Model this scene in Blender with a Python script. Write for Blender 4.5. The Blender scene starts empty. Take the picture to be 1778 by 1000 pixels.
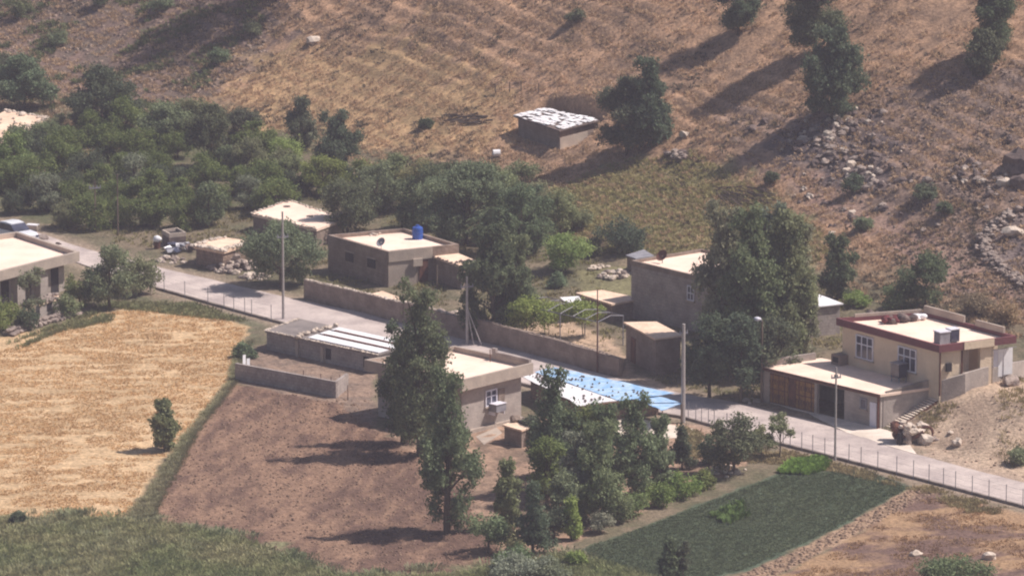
import bpy, math, random
import numpy as np
from mathutils import Vector, noise as mnoise
R = math.radians
random.seed(7)
scn = bpy.context.scene
COL = scn.collection

# ------------------------------------------------------------------ camera
PITCH = R(12.0); DIST = 450.0; FPX = 9900.0          # focal length in pixels of a 1778 wide frame
CAM = np.array([0.0, -DIST*math.cos(PITCH), DIST*math.sin(PITCH)])
FWD = np.array([0.0, math.cos(PITCH), -math.sin(PITCH)])
UPV = np.array([0.0, math.sin(PITCH), math.cos(PITCH)])
cd = bpy.data.cameras.new('camera'); cam = bpy.data.objects.new('camera', cd); COL.objects.link(cam)
cam.location = CAM; cam.rotation_euler = (math.pi/2-PITCH, 0, 0)
cd.sensor_width = 36; cd.lens = FPX/1778*36; cd.clip_start = 1; cd.clip_end = 3000
scn.camera = cam
# ------------------------------------------------------------------ sky and sun
SUN_EL, SUN_AZ = R(53), R(5)                        # sun stands to the right of the view
w = bpy.data.worlds.new('World'); scn.world = w; w.use_nodes = True
nt = w.node_tree; bg = nt.nodes['Background']
sky = nt.nodes.new('ShaderNodeTexSky'); sky.sky_type = 'NISHITA'; sky.sun_disc = False
sky.sun_elevation = SUN_EL; sky.sun_rotation = math.pi/2 - SUN_AZ; sky.dust_density = 2.0
nt.links.new(sky.outputs[0], bg.inputs[0]); bg.inputs[1].default_value = 0.075
sd = bpy.data.lights.new('sun', 'SUN'); sd.energy = 4.9; sd.angle = R(0.6); sd.color = (1.0, .925, .86)
so = bpy.data.objects.new('sun', sd); COL.objects.link(so)
SV = Vector((math.cos(SUN_AZ)*math.cos(SUN_EL), math.sin(SUN_AZ)*math.cos(SUN_EL), math.sin(SUN_EL)))
so.rotation_euler = (-SV).to_track_quat('-Z', 'Y').to_euler(); so.location = (80, -20, 150)
scn.view_settings.view_transform = 'Standard'; scn.view_settings.look = 'None'
scn.view_settings.exposure = 0.15; scn.view_settings.gamma = 1.0
try: scn.cycles.filter_width = 2.1
except Exception: pass
scn.cycles.volume_bounces = 1

# ------------------------------------------------------------------ numbers helpers
def lin(c):
    c = np.array(c, float)/255.0
    return np.where(c <= .04045, c/12.92, ((c+.055)/1.055)**2.4)
def hsh(ix, iy, s):
    n = (ix.astype(np.int64)*374761393 + iy.astype(np.int64)*668265263 + s*1442695041) & 0xffffffff
    n = ((n ^ (n >> 13))*1274126177) & 0xffffffff
    return ((n ^ (n >> 16)) & 0xffff)/65535.0
def vn(x, y, s=0):
    x = np.asarray(x, float); y = np.asarray(y, float)
    ix = np.floor(x); iy = np.floor(y); fx = x-ix; fy = y-iy
    fx = fx*fx*(3-2*fx); fy = fy*fy*(3-2*fy)
    a = hsh(ix, iy, s); b = hsh(ix+1, iy, s); c = hsh(ix, iy+1, s); d = hsh(ix+1, iy+1, s)
    return (a*(1-fx)+b*fx)*(1-fy)+(c*(1-fx)+d*fx)*fy
def fbm(x, y, s=0, o=4):
    t = 0; a = .5; n = 0
    for k in range(o):
        t = t+a*vn(x*2**k+17*k, y*2**k-31*k, s+k); n += a; a *= .5
    return t/n
def softplus(d, k): return k*np.logaddexp(0, np.asarray(d, float)/k)
def sst(a, b, x):
    t = np.clip((x-a)/(b-a), 0, 1); return t*t*(3-2*t)
def poly_sd(X, Y, P):                                # signed distance, negative inside
    P = np.asarray(P, float)[:, :2]; d = np.full(np.shape(X), 1e18); ins = np.zeros(np.shape(X), bool)
    for i in range(len(P)):
        a = P[i]; b = P[(i+1) % len(P)]; e = b-a
        wx = X-a[0]; wy = Y-a[1]; t = np.clip((wx*e[0]+wy*e[1])/(e@e+1e-12), 0, 1)
        d = np.minimum(d, (wx-e[0]*t)**2+(wy-e[1]*t)**2)
        c = ((a[1] > Y) != (b[1] > Y))
        with np.errstate(divide='ignore', invalid='ignore'):
            xi = (b[0]-a[0])*(Y-a[1])/(b[1]-a[1]+1e-12)+a[0]
        ins ^= c & (X < xi)
    d = np.sqrt(d); return np.where(ins, -d, d)
def ray(u, v):
    d = FWD + np.array([1., 0, 0])*((u-889)/FPX) + UPV*((500-v)/FPX)
    return d
def P(u, v, z=0.0):                                  # pixel onto a level plane
    d = ray(u, v); t = (z-CAM[2])/d[2]; return CAM+d*t
def proj(p):
    q = np.asarray(p, float)-CAM; dz = q@FWD
    return (889+FPX*q[0]/dz, 500-FPX*(q@UPV)/dz)

# ------------------------------------------------------------------ the lie of the land
RA = P(285, 470)[:2]; RB = P(1620, 800)[:2]
rd = (RB-RA)/np.linalg.norm(RB-RA); rn = np.array([-rd[1], rd[0]])   # rn points uphill
HN = np.array([.8, .6]); HP = np.array([15.5, 5.0])
PADS = []
def base_z(X, Y):
    X = np.asarray(X, float); Y = np.asarray(Y, float)
    dr = (X-RA[0])*rn[0]+(Y-RA[1])*rn[1]
    dh = (X-HP[0])*HN[0]+(Y-HP[1])*HN[1]
    z = .07*softplus(dr-1, 2) - .015*softplus(-dr-8, 3)
    h = .50*softplus(dh-3, 4.0)
    h = 95*(1-np.exp(-h/95))
    m = sst(2, 14, dh)
    big = (fbm(X/17, Y/17, 5, 3)-.5)*3.2*m
    gul = -1.6*np.exp(-(((X+22)+(Y-60)*.25)/6.5)**2)*sst(20, 30, dh)
    return z+h+big+gul
def ground(u, v, f=base_z):
    d = ray(u, v); t = np.arange(330, 720, .25)
    pts = CAM[None, :]+d[None, :]*t[:, None]
    g = f(pts[:, 0], pts[:, 1])-pts[:, 2]
    k = int(np.argmax(g > 0))
    if g[k] <= 0: k = len(t)-1
    a, b = t[max(k-1, 0)], t[k]
    for _ in range(14):
        m = (a+b)/2; q = CAM+d*m
        if f(q[0], q[1]) > q[2]: b = m
        else: a = m
    q = CAM+d*b; return q
def mpp(p): return float((np.asarray(p)-CAM)@FWD)/FPX
def G2(pts): return [ground(u, v)[:2] for u, v in pts]

# ------------------------------------------------------------------ road edges
FAR = [(-160, 340), (-60, 372), (60, 402), (150, 432), (285, 468), (430, 501), (650, 549), (800, 584), (930, 617), (1060, 655), (1180, 683), (1300, 704), (1420, 733), (1540, 775), (1620, 797), (1778, 838), (1900, 872)]
NEAR = [(-160, 362), (-60, 396), (60, 430), (150, 462), (265, 499), (440, 548), (520, 569), (650, 604), (800, 640), (925, 672), (1190, 726), (1300, 757), (1400, 782), (1600, 833), (1778, 880), (1900, 915)]
us = np.arange(-160, 1901, 12.0)
fv = np.interp(us, *zip(*FAR)); nv = np.interp(us, *zip(*NEAR))
RF = np.array([ground(u, v) for u, v in zip(us, fv)]); RN = np.array([ground(u, v) for u, v in zip(us, nv)])
for i in range(len(us)):
    RF[i, 1] += 1.1*(float(fbm(us[i]/70., 3.3, 8, 3))-.5)
ROADPOLY = np.vstack([RF[:, :2], RN[::-1, :2]])
# ------------------------------------------------------------------ zones of ground: polygon in the photo carried onto the land, two tints, noise grain, edge, relief
def Z(name, px, c1, c2, sc=(1.5, 1.5), ang=0, edge=.6, rel=.05, obj=None, thr=(.3, .7)):
    return dict(name=name, P=G2(px), c1=lin(c1), c2=lin(c2), sc=sc, ang=ang, edge=edge, rel=rel, obj=obj, thr=thr)
ROWANG = math.atan2(rd[1], rd[0])
ZONES = [
 Z('scree', [(-200, -60), (520, -60), (500, 60), (420, 150), (300, 190), (150, 160), (-200, 150)], (130, 108, 98), (104, 92, 82), (1.6, 1.2), .4, 3, .10),
 Z('golden', [(430, 100), (700, 60), (900, 170), (880, 250), (700, 275), (520, 250), (400, 200)], (190, 156, 118), (154, 128, 96), (1.2, .8), -1.0, 3, .08),
 Z('rubble', [(1260, 200), (1480, 170), (1620, 130), (1800, 110), (1850, 560), (1700, 520), (1560, 420), (1380, 330), (1260, 290)], (160, 132, 114), (122, 104, 94), (1.4, 1.4), 0, 2.5, .12),
 Z('heap', [(1330, 250), (1400, 215), (1450, 195), (1530, 215), (1560, 265), (1530, 320), (1460, 345), (1400, 300)], (116, 102, 98), (88, 78, 78), (.8, .8), 0, 1.6, .16),
 Z('terrace', [(1712, 415), (1740, 385), (1800, 360), (1850, 520), (1778, 496), (1728, 456)], (134, 118, 112), (108, 94, 92), (1, 1), 0, .5, .1),
 Z('gully', [(1350, 300), (1480, 380), (1620, 470), (1760, 560), (1800, 540), (1660, 450), (1560, 380), (1420, 310)], (170, 140, 124), (146, 118, 106), (1, 1), 0, 1.2, .1),
 Z('olive', [(960, 330), (1060, 285), (1200, 262), (1330, 330), (1460, 430), (1380, 470), (1220, 440), (1100, 445), (1000, 420)], (152, 138, 104), (112, 110, 78), (2.2, 1.4), -.6, 1.6, .08),
 Z('orchard_soil', [(-100, 230), (560, 220), (900, 330), (1000, 440), (880, 460), (560, 400), (60, 385), (-100, 350)], (116, 104, 86), (90, 92, 68), (1.6, 1.6), 0, 1.5, .05),  # soil tints under the orchard and the trees behind the houses
 Z('verge', [(240, 503), (460, 560), (420, 600), (330, 540), (190, 525), (120, 480)], (128, 112, 96), (100, 100, 78), (.9, .9), 0, .5, .06),
 Z('stubble', [(-150, 618), (110, 562), (200, 537), (330, 531), (436, 568), (412, 620), (398, 664), (338, 742), (288, 792), (242, 862), (232, 902), (-150, 902)], (204, 174, 138), (176, 148, 114), (1.6, .45), ROWANG*.0, .35, .06, 'stubble_field', (.25, .72)),
 Z('plough', [(402, 668), (520, 684), (640, 690), (650, 745), (760, 790), (830, 840), (870, 960), (900, 1080), (700, 1080), (580, 1004), (430, 945), (400, 915), (250, 905), (262, 862), (300, 792), (350, 735)], (140, 112, 94), (104, 82, 72), (3, .8), 1.43, .5, .15, 'ploughed_field', (.36, .62)),
 Z('pen', [(408, 640), (455, 600), (650, 640), (650, 740), (580, 700), (410, 665)], (152, 128, 112), (120, 104, 94), (.9, .9), 0, .3, .03),
 Z('yardsoil', [(650, 745), (830, 740), (880, 730), (1010, 720), (1230, 740), (1330, 790), (1180, 860), (1010, 935), (900, 1000), (870, 960), (800, 840)], (168, 138, 118), (118, 100, 86), (1.0, 1.0), 0, .5, .06),
 Z('bank', [(-150, 902), (235, 902), (262, 900), (430, 935), (590, 1003), (780, 1000), (1000, 960), (1190, 1010), (1400, 1100), (-200, 1100)], (128, 124, 94), (104, 106, 82), (2.6, 1.6), 0, 2.2, .14, 'grass_bank'),
 Z('crop', [(1010, 952), (1120, 912), (1290, 846), (1352, 822), (1500, 812), (1586, 846), (1440, 925), (1300, 990), (1190, 1015), (1010, 1012)], (88, 100, 82), (80, 90, 74), (1.5, .6), ROWANG, .25, .04, 'crop_field'),
 Z('path', [(1590, 842), (1640, 852), (1480, 930), (1330, 1010), (1290, 1030), (1190, 1030), (1300, 992), (1440, 927), (1560, 858)], (170, 142, 118), (142, 118, 98), (.7, .7), 0, .25, .04),
 Z('fallow', [(1600, 852), (1850, 905), (1950, 1100), (1250, 1100), (1330, 1012), (1480, 934)], (160, 130, 102), (112, 90, 82), (2.6, 1.2), .3, .3, .08, 'fallow_field', (.38, .62)),
 Z('drive', [(1545, 745), (1632, 692), (1712, 664), (1800, 640), (1900, 720), (1900, 900), (1778, 842), (1600, 792)], (190, 166, 144), (160, 138, 120), (1.6, 1.6), 0, .7, .05),
 Z('courtyard', [(800, 560), (960, 540), (1075, 600), (1110, 650), (1200, 690), (1060, 655), (930, 615), (800, 582)], (192, 164, 140), (160, 138, 118), (1.5, 1.5), 0, .5, .02),
 Z('garden', [(1000, 470), (1130, 455), (1135, 530), (1010, 505)], (132, 126, 94), (116, 110, 82), (1.2, 1.2), 0, .4, .04),
]
def flat_mask(X, Y):
    d = poly_sd(X, Y, ROADPOLY); return sst(.1, 1.2, d)
def Hs(X, Y):                                        # land with building platforms, no fine relief
    X = np.asarray(X, float); Y = np.asarray(Y, float); z = base_z(X, Y)
    for Pp, zz, bl in PADS:
        if callable(zz): zz = zz(X, Y)
        m = 1-sst(.4, bl+.4, poly_sd(X, Y, Pp)); z = z*(1-m)+zz*m
    return z
def gnd(u, v): return ground(u, v, Hs)

# ------------------------------------------------------------------ mesh helpers
def tag(o, label=None, cat=None, group=None, kind=None):
    if label: o['label'] = label
    if cat: o['category'] = cat
    if group: o['group'] = group
    if kind: o['kind'] = kind
    return o
def empty(name, loc, label, cat, group=None):
    o = bpy.data.objects.new(name, None); o.empty_display_size = .5; COL.objects.link(o)
    o.location = Vector([float(c) for c in loc]); return tag(o, label, cat, group)
class MB:
    def __init__(s): s.v = []; s.f = []
    def add(s, vs, fs):
        n = len(s.v); s.v += [tuple(float(c) for c in p) for p in vs]; s.f += [tuple(i+n for i in f) for f in fs]
    def box(s, o, U, V, N, a, b, c):
        o, U, V, N = map(np.asarray, (o, U, V, N)); vs = []
        for k in c:
            for j in b:
                for i in a: vs.append(o+U*i+V*j+N*k)
        s.add(vs, [(0, 2, 3, 1), (4, 5, 7, 6), (0, 1, 5, 4), (2, 6, 7, 3), (0, 4, 6, 2), (1, 3, 7, 5)])
    def abox(s, x0, x1, y0, y1, z0, z1):
        s.box((0, 0, 0), (1, 0, 0), (0, 1, 0), (0, 0, 1), (x0, x1), (y0, y1), (z0, z1))
    def prism(s, poly, z0, z1, top=None):
        n = len(poly); z1s = z1 if hasattr(z1, '__len__') else [z1]*n; z0s = z0 if hasattr(z0, '__len__') else [z0]*n
        vs = [(p[0], p[1], z0s[i]) for i, p in enumerate(poly)]+[(p[0], p[1], z1s[i]) for i, p in enumerate(poly)]
        fs = [(i, (i+1) % n, (i+1) % n+n, i+n) for i in range(n)]
        fs += [tuple(range(n-1, -1, -1)), tuple(range(n, 2*n))]
        s.add(vs, fs)
    def ring(s, outer, inner, z0, z1):
        n = len(outer); vs = []
        for pl, z in ((outer, z0), (outer, z1), (inner, z1), (inner, z0)):
            vs += [(p[0], p[1], z) for p in pl]
        fs = []
        for r in range(4):
            for i in range(n):
                j = (i+1) % n; q = (r+1) % 4
                fs.append((r*n+i, r*n+j, q*n+j, q*n+i))
        s.add(vs, fs)
    def tube(s, pts, rad, sides=6, cap=True):
        pts = [np.asarray(p, float) for p in pts]; n = len(pts); base = len(s.v); vs = []
        for i, p in enumerate(pts):
            t = pts[min(i+1, n-1)]-pts[max(i-1, 0)]; t = t/(np.linalg.norm(t)+1e-9)
            a = np.cross(t, (0, 0, 1.)) if abs(t[2]) < .9 else np.cross(t, (1., 0, 0)); a /= np.linalg.norm(a); b = np.cross(t, a)
            r = rad[i] if hasattr(rad, '__len__') else rad
            for k in range(sides):
                an = 2*math.pi*k/sides; vs.append(p+(a*math.cos(an)+b*math.sin(an))*r)
        fs = [(i*sides+k, i*sides+(k+1) % sides, (i+1)*sides+(k+1) % sides, (i+1)*sides+k) for i in range(n-1) for k in range(sides)]
        if cap: fs += [tuple(range(sides))[::-1], tuple((n-1)*sides+k for k in range(sides))]
        s.add(vs, fs)
    def rock(s, c, r, seed=0, flat=.65):
        rr = random.Random(seed); vs, fs = ICO
        off = Vector((rr.random()*50, rr.random()*50, rr.random()*50)); sc = (rr.uniform(.75, 1.25), rr.uniform(.75, 1.25), flat*rr.uniform(.8, 1.2)); a = rr.random()*6.28
        out = []
        for q in vs:
            k = r*(1+.55*mnoise.noise(q*1.3+off)); x, y, z = q.x*k*sc[0], q.y*k*sc[1], q.z*k*sc[2]
            out.append((c[0]+x*math.cos(a)-y*math.sin(a), c[1]+x*math.sin(a)+y*math.cos(a), c[2]+z))
        s.add(out, fs)
    def build(s, name, mat, parent=None, loc=None, smooth=False):
        me = bpy.data.meshes.new(name)
        off = np.array(parent_loc(parent)) if parent else (np.array(loc, float) if loc is not None else np.zeros(3))
        me.from_pydata([tuple(np.array(p)-off) for p in s.v], [], s.f); me.update()
        me.materials.append(mat)
        if smooth: me.polygons.foreach_set('use_smooth', [True]*len(me.polygons))
        o = bpy.data.objects.new(name, me); COL.objects.link(o)
        if parent: o.parent = parent
        elif loc is not None: o.location = off
        return o
def parent_loc(o):
    l = Vector((0, 0, 0))
    while o: l = l+o.location; o = o.parent
    return tuple(l)
def _ico():
    import bmesh
    bm = bmesh.new(); bmesh.ops.create_icosphere(bm, subdivisions=2, radius=1)
    vs = [v.co.copy() for v in bm.verts]; fs = [tuple(v.index for v in f.verts) for f in bm.faces]; bm.free(); return vs, fs
ICO = _ico()
def mesh_np(name, V, F, mat, col=None, parent=None, loc=(0, 0, 0), smooth=False):
    V = np.asarray(V, np.float32); F = np.asarray(F, np.int32); k = F.shape[1]
    me = bpy.data.meshes.new(name); me.vertices.add(len(V)); me.vertices.foreach_set('co', V.ravel())
    me.loops.add(F.size); me.loops.foreach_set('vertex_index', F.ravel())
    me.polygons.add(len(F)); me.polygons.foreach_set('loop_start', np.arange(0, F.size, k, dtype=np.int32))
    me.polygons.foreach_set('loop_total', np.full(len(F), k, np.int32))
    me.update(calc_edges=True)
    if smooth: me.polygons.foreach_set('use_smooth', np.ones(len(F), bool))
    if col is not None:
        a = me.color_attributes.new('col', 'FLOAT_COLOR', 'POINT')
        c = np.ones((len(V), 4), np.float32); c[:, :3] = col; a.data.foreach_set('color', c.ravel())
    me.materials.append(mat)
    o = bpy.data.objects.new(name, me); COL.objects.link(o); o.location = loc
    if parent: o.parent = parent
    return o

# ------------------------------------------------------------------ materials
def mat_noise(name, c1, c2, scale=1.2, rough=.9, bump=.25, fine=9.0, fine_amt=.18, spec=.2, metal=0, streak=False, brick=0):
    m = bpy.data.materials.new(name); m.use_nodes = True; n = m.node_tree.nodes; l = m.node_tree.links
    b = n['Principled BSDF']; b.inputs['Roughness'].default_value = rough; b.inputs['Specular IOR Level'].default_value = spec; b.inputs['Metallic'].default_value = metal
    tc = n.new('ShaderNodeTexCoord'); vec = tc.outputs['Object']
    if streak:
        mp = n.new('ShaderNodeMapping'); mp.inputs['Scale'].default_value = (1, 1, .25); l.new(vec, mp.inputs[0]); vec = mp.outputs[0]
    t1 = n.new('ShaderNodeTexNoise'); t1.inputs['Scale'].default_value = scale; t1.inputs['Detail'].default_value = 5; l.new(vec, t1.inputs['Vector'])
    t2 = n.new('ShaderNodeTexNoise'); t2.inputs['Scale'].default_value = fine; t2.inputs['Detail'].default_value = 3; l.new(vec, t2.inputs['Vector'])
    rp = n.new('ShaderNodeMapRange'); rp.inputs[1].default_value = .35; rp.inputs[2].default_value = .65; l.new(t1.outputs['Fac'], rp.inputs[0])
    mx = n.new('ShaderNodeMix'); mx.data_type = 'RGBA'
    mx.inputs[6].default_value = (*lin(c1), 1); mx.inputs[7].default_value = (*lin(c2), 1); l.new(rp.outputs[0], mx.inputs[0])
    mr = n.new('ShaderNodeMapRange'); mr.inputs[1].default_value = .3; mr.inputs[2].default_value = .7; mr.inputs[3].default_value = 1-fine_amt; mr.inputs[4].default_value = 1+fine_amt; l.new(t2.outputs['Fac'], mr.inputs[0])
    mu = n.new('ShaderNodeVectorMath'); mu.operation = 'SCALE'; l.new(mx.outputs[2], mu.inputs[0]); l.new(mr.outputs[0], mu.inputs['Scale'])
    if brick:                                        # block courses and run-off stains
        sx = n.new('ShaderNodeSeparateXYZ'); l.new(tc.outputs['Object'], sx.inputs[0]); cx = n.new('ShaderNodeCombineXYZ')
        ml = n.new('ShaderNodeMath'); ml.operation = 'MULTIPLY'; ml.inputs[1].default_value = 1.5; l.new(sx.outputs[0], ml.inputs[0]); l.new(ml.outputs[0], cx.inputs[0]); l.new(sx.outputs[2], cx.inputs[1])
        bk = n.new('ShaderNodeTexBrick'); bk.inputs['Scale'].default_value = 1.0; bk.inputs['Brick Width'].default_value = .45; bk.inputs['Row Height'].default_value = .23; bk.inputs['Mortar Size'].default_value = .03; bk.inputs['Mortar Smooth'].default_value = .6
        bk.inputs['Color1'].default_value = (1.08, 1.08, 1.08, 1); bk.inputs['Color2'].default_value = (.9, .9, .92, 1); v_ = 1-brick; bk.inputs['Mortar'].default_value = (v_, v_, v_, 1); l.new(cx.outputs[0], bk.inputs['Vector'])
        mp2 = n.new('ShaderNodeMapping'); mp2.inputs['Scale'].default_value = (1.2, 1.2, .5); l.new(tc.outputs['Object'], mp2.inputs[0])
        t3 = n.new('ShaderNodeTexNoise'); t3.inputs['Scale'].default_value = 1.1; t3.inputs['Detail'].default_value = 4; l.new(mp2.outputs[0], t3.inputs['Vector'])
        m3 = n.new('ShaderNodeMapRange'); m3.inputs[1].default_value = .35; m3.inputs[2].default_value = .62; m3.inputs[3].default_value = .88; m3.inputs[4].default_value = 1.04; l.new(t3.outputs['Fac'], m3.inputs[0])
        q1 = n.new('ShaderNodeVectorMath'); q1.operation = 'MULTIPLY'; l.new(mu.outputs[0], q1.inputs[0]); l.new(bk.outputs['Color'], q1.inputs[1])
        mu = n.new('ShaderNodeVectorMath'); mu.operation = 'SCALE'; l.new(q1.outputs[0], mu.inputs[0]); l.new(m3.outputs[0], mu.inputs['Scale'])
    l.new(mu.outputs[0], b.inputs['Base Color'])
    if bump:
        bp = n.new('ShaderNodeBump'); bp.inputs['Strength'].default_value = bump; bp.inputs['Distance'].default_value = .12; l.new(t2.outputs['Fac'], bp.inputs['Height']); l.new(bp.outputs[0], b.inputs['Normal'])
    return m
def mat_col(name, amt=.3, fine=5.0, bump=.5, dist=.12, rough=.95, trans=0.0, aniso=None):
    m = bpy.data.materials.new(name); m.use_nodes = True; n = m.node_tree.nodes; l = m.node_tree.links
    b = n['Principled BSDF']; b.inputs['Roughness'].default_value = rough; b.inputs['Specular IOR Level'].default_value = .12
    at = n.new('ShaderNodeAttribute'); at.attribute_name = 'col'
    tc = n.new('ShaderNodeTexCoord'); vec = tc.outputs['Object']
    if aniso:
        mp = n.new('ShaderNodeMapping'); mp.inputs['Rotation'].default_value = (0, 0, aniso[0]); mp.inputs['Scale'].default_value = (aniso[1], aniso[2], 1); l.new(vec, mp.inputs[0]); vec = mp.outputs[0]
    t = n.new('ShaderNodeTexNoise'); t.inputs['Scale'].default_value = fine; t.inputs['Detail'].default_value = 4; t.inputs['Roughness'].default_value = .65; l.new(vec, t.inputs['Vector'])
    mr = n.new('ShaderNodeMapRange'); mr.inputs[1].default_value = .32; mr.inputs[2].default_value = .68; mr.inputs[3].default_value = 1-amt; mr.inputs[4].default_value = 1+amt; l.new(t.outputs['Fac'], mr.inputs[0])
    mu = n.new('ShaderNodeVectorMath'); mu.operation = 'SCALE'; l.new(at.outputs['Color'], mu.inputs[0]); l.new(mr.outputs[0], mu.inputs['Scale'])
    l.new(mu.outputs[0], b.inputs['Base Color'])
    if bump:
        bp = n.new('ShaderNodeBump'); bp.inputs['Strength'].default_value = bump; bp.inputs['Distance'].default_value = dist; l.new(t.outputs['Fac'], bp.inputs['Height']); l.new(bp.outputs[0], b.inputs['Normal'])
    if trans:
        tr = n.new('ShaderNodeBsdfTranslucent'); l.new(mu.outputs[0], tr.inputs['Color'])
        ms = n.new('ShaderNodeMixShader'); ms.inputs[0].default_value = trans
        l.new(b.outputs[0], ms.inputs[1]); l.new(tr.outputs[0], ms.inputs[2]); l.new(ms.outputs[0], n['Material Output'].inputs['Surface'])
    return m
M = {}
M['land'] = mat_col('land', .34, 3.2, .7, .22)
M['leaf'] = mat_col('leaf', .12, 3.0, 0, trans=.38, rough=.7)
M['tuft'] = mat_col('tuft', .15, 3.0, 0, trans=.35)
M['bark'] = mat_noise('bark', (110, 98, 86), (78, 68, 60), 2, streak=True)
M['asphalt'] = mat_noise('asphalt', (200, 185, 178), (172, 158, 154), .5, .9, .15, 5, .1)
M['kerb'] = mat_noise('kerb', (150, 138, 130), (110, 100, 96), 1.0)
M['pavement'] = mat_noise('pavement_concrete', (232, 216, 202), (205, 190, 176), .8, fine_amt=.08)
M['block'] = mat_noise('block_wall', (174, 162, 156), (150, 138, 132), .9, fine=5, fine_amt=.12, brick=.18)
M['stone'] = mat_noise('stone_wall', (150, 128, 112), (116, 98, 88), 1.6, fine=4, fine_amt=.3, bump=.6, brick=.25)
M['mud'] = mat_noise('mud_wall', (152, 134, 122), (130, 114, 104), 1.0, fine=4, fine_amt=.16, bump=.4, brick=.1)
M['render'] = mat_noise('grey_render', (178, 166, 158), (160, 149, 142), .8, fine_amt=.07, brick=.06)
M['cream'] = mat_noise('cream_render', (222, 202, 178), (208, 188, 164), .6, fine_amt=.06)
M['maroon'] = mat_noise('maroon_paint', (118, 72, 76), (106, 66, 70), .8, fine_amt=.08)
M['roof'] = mat_noise('pale_screed', (248, 222, 204), (234, 206, 188), .45, fine=3, fine_amt=.06, bump=.1)
M['mudroof'] = mat_noise('earth_roof', (240, 212, 188), (218, 186, 162), .7, fine=4, fine_amt=.12)
M['concrete'] = mat_noise('concrete', (186, 170, 156), (162, 148, 138), .7, fine_amt=.1)
M['felt'] = mat_noise('grey_felt', (140, 130, 126), (118, 110, 108), .8, fine_amt=.1)
M['white'] = mat_noise('white_sheet', (240, 238, 240), (222, 218, 220), .7, .6, 0, 5, .04)
M['blue'] = mat_noise('blue_tarpaulin', (140, 182, 224), (188, 210, 232), 1.4, .5, .3, 2.5, .12)
M['bluetank'] = mat_noise('blue_plastic', (46, 82, 160), (56, 92, 172), 1, .45, 0)
M['dark'] = mat_noise('dark_gap', (58, 54, 56), (46, 42, 46), 2, fine_amt=.1)
M['glass'] = mat_noise('window_glass', (70, 72, 92), (52, 54, 70), 2, .15, 0, spec=.5)
M['whitepaint'] = mat_noise('white_paint', (226, 224, 232), (212, 208, 220), 1, .5, 0, fine_amt=.03)
M['gold'] = mat_noise('ochre_gate_paint', (158, 118, 70), (124, 88, 56), 2.2, .6, .2, 6, .25)
M['rust'] = mat_noise('rusty_metal', (112, 74, 60), (86, 58, 52), 2.5, .8)
M['steel'] = mat_noise('grey_steel', (152, 150, 156), (128, 126, 134), 2, .55, 0)
M['wood'] = mat_noise('weathered_wood', (128, 112, 98), (96, 84, 76), 2, streak=True)
M['pole'] = mat_noise('pole_concrete', (178, 170, 166), (158, 150, 148), 1, fine_amt=.06)
M['rock'] = mat_noise('rock', (166, 150, 140), (128, 114, 108), 1.5, fine=4, fine_amt=.25, bump=.5)
M['palerock'] = mat_noise('pale_rock', (212, 196, 182), (176, 160, 146), 1.5, fine=4, fine_amt=.15)
M['darkrock'] = mat_noise('dark_rock', (120, 104, 98), (92, 80, 78), 1.5, fine=4, fine_amt=.25)
M['tyre'] = mat_noise('tyre_rubber', (44, 42, 44), (36, 34, 38), 2, .8)
M['carpaint'] = mat_noise('car_paint', (226, 226, 230), (220, 220, 226), .5, .3, 0, fine_amt=.01, spec=.5)
M['red'] = mat_noise('red_cloth', (124, 62, 64), (92, 50, 54), 3, fine_amt=.3)
# ------------------------------------------------------------------ walls and houses
def inset(poly, d):
    n = len(poly); out = []
    for i in range(n):
        p0, p1, p2 = (np.array(poly[(i+k-1) % n][:2]) for k in range(3))
        e1 = (p1-p0)/np.linalg.norm(p1-p0); e2 = (p2-p1)/np.linalg.norm(p2-p1)
        n1 = np.array([-e1[1], e1[0]]); n2 = np.array([-e2[1], e2[0]])
        b = n1+n2; b = b/(b@b)*2; c = b*d if np.linalg.norm(b*d) < 4*abs(d)+1e-9 else n1*d
        out.append(p1+c)
    return out
class Wall:                                          # the vertical plane of one wall
    def __init__(s, p0, p1, z0):
        s.p0 = np.array([p0[0], p0[1], z0], float); e = np.array([p1[0]-p0[0], p1[1]-p0[1], 0.]); s.L = np.linalg.norm(e)
        s.U = e/s.L; s.N = np.array([s.U[1], -s.U[0], 0.]); s.V = np.array([0, 0, 1.])
    def st(s, u, v):
        d = ray(u, v); t = ((s.p0-CAM)@s.N)/(d@s.N); q = CAM+d*t; return (q-s.p0)@s.U, (q-s.p0)[2]
    def box(s, mb, a, b, c): mb.box(s.p0, s.U, s.V, s.N, a, b, c)
    def rect(s, uc, vc, du, dv):
        sa = s.st(uc-du/2, vc)[0]; sb = s.st(uc+du/2, vc)[0]; ta = s.st(uc, vc+dv/2)[1]; tb = s.st(uc, vc-dv/2)[1]
        return min(sa, sb), max(sa, sb), ta, tb
def window(root, W, r, frame='whitepaint', cols=2, transom=.68, sill=True, label=None):
    a, b, c, d = r; f = MB(); k = .09
    for q in ((a, a+k), (b-k, b)): W.box(f, q, (c, d), (.01, .09))
    for q in ((c, c+k), (d-k, d)): W.box(f, (a+k, b-k), q, (.01, .087))
    for i in range(1, cols):
        x = a+(b-a)*i/cols; W.box(f, (x-.04, x+.04), (c+k, d-k), (.01, .083))
    if transom: y = c+(d-c)*transom; W.box(f, (a+k, b-k), (y-.04, y+.04), (.01, .08))
    fo = f.build('window', M[frame], root)
    if label: fo['label'] = label
    g = MB(); W.box(g, (a+k*.6, b-k*.6), (c+k*.6, d-k*.6), (.005, .04)); g.build('pane', M['glass'], fo)
    if sill:
        q = MB(); W.box(q, (a-.08, b+.08), (c-.09, c-.003), (.002, .16)); q.build('sill', M['concrete'], fo)
    return fo
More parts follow.
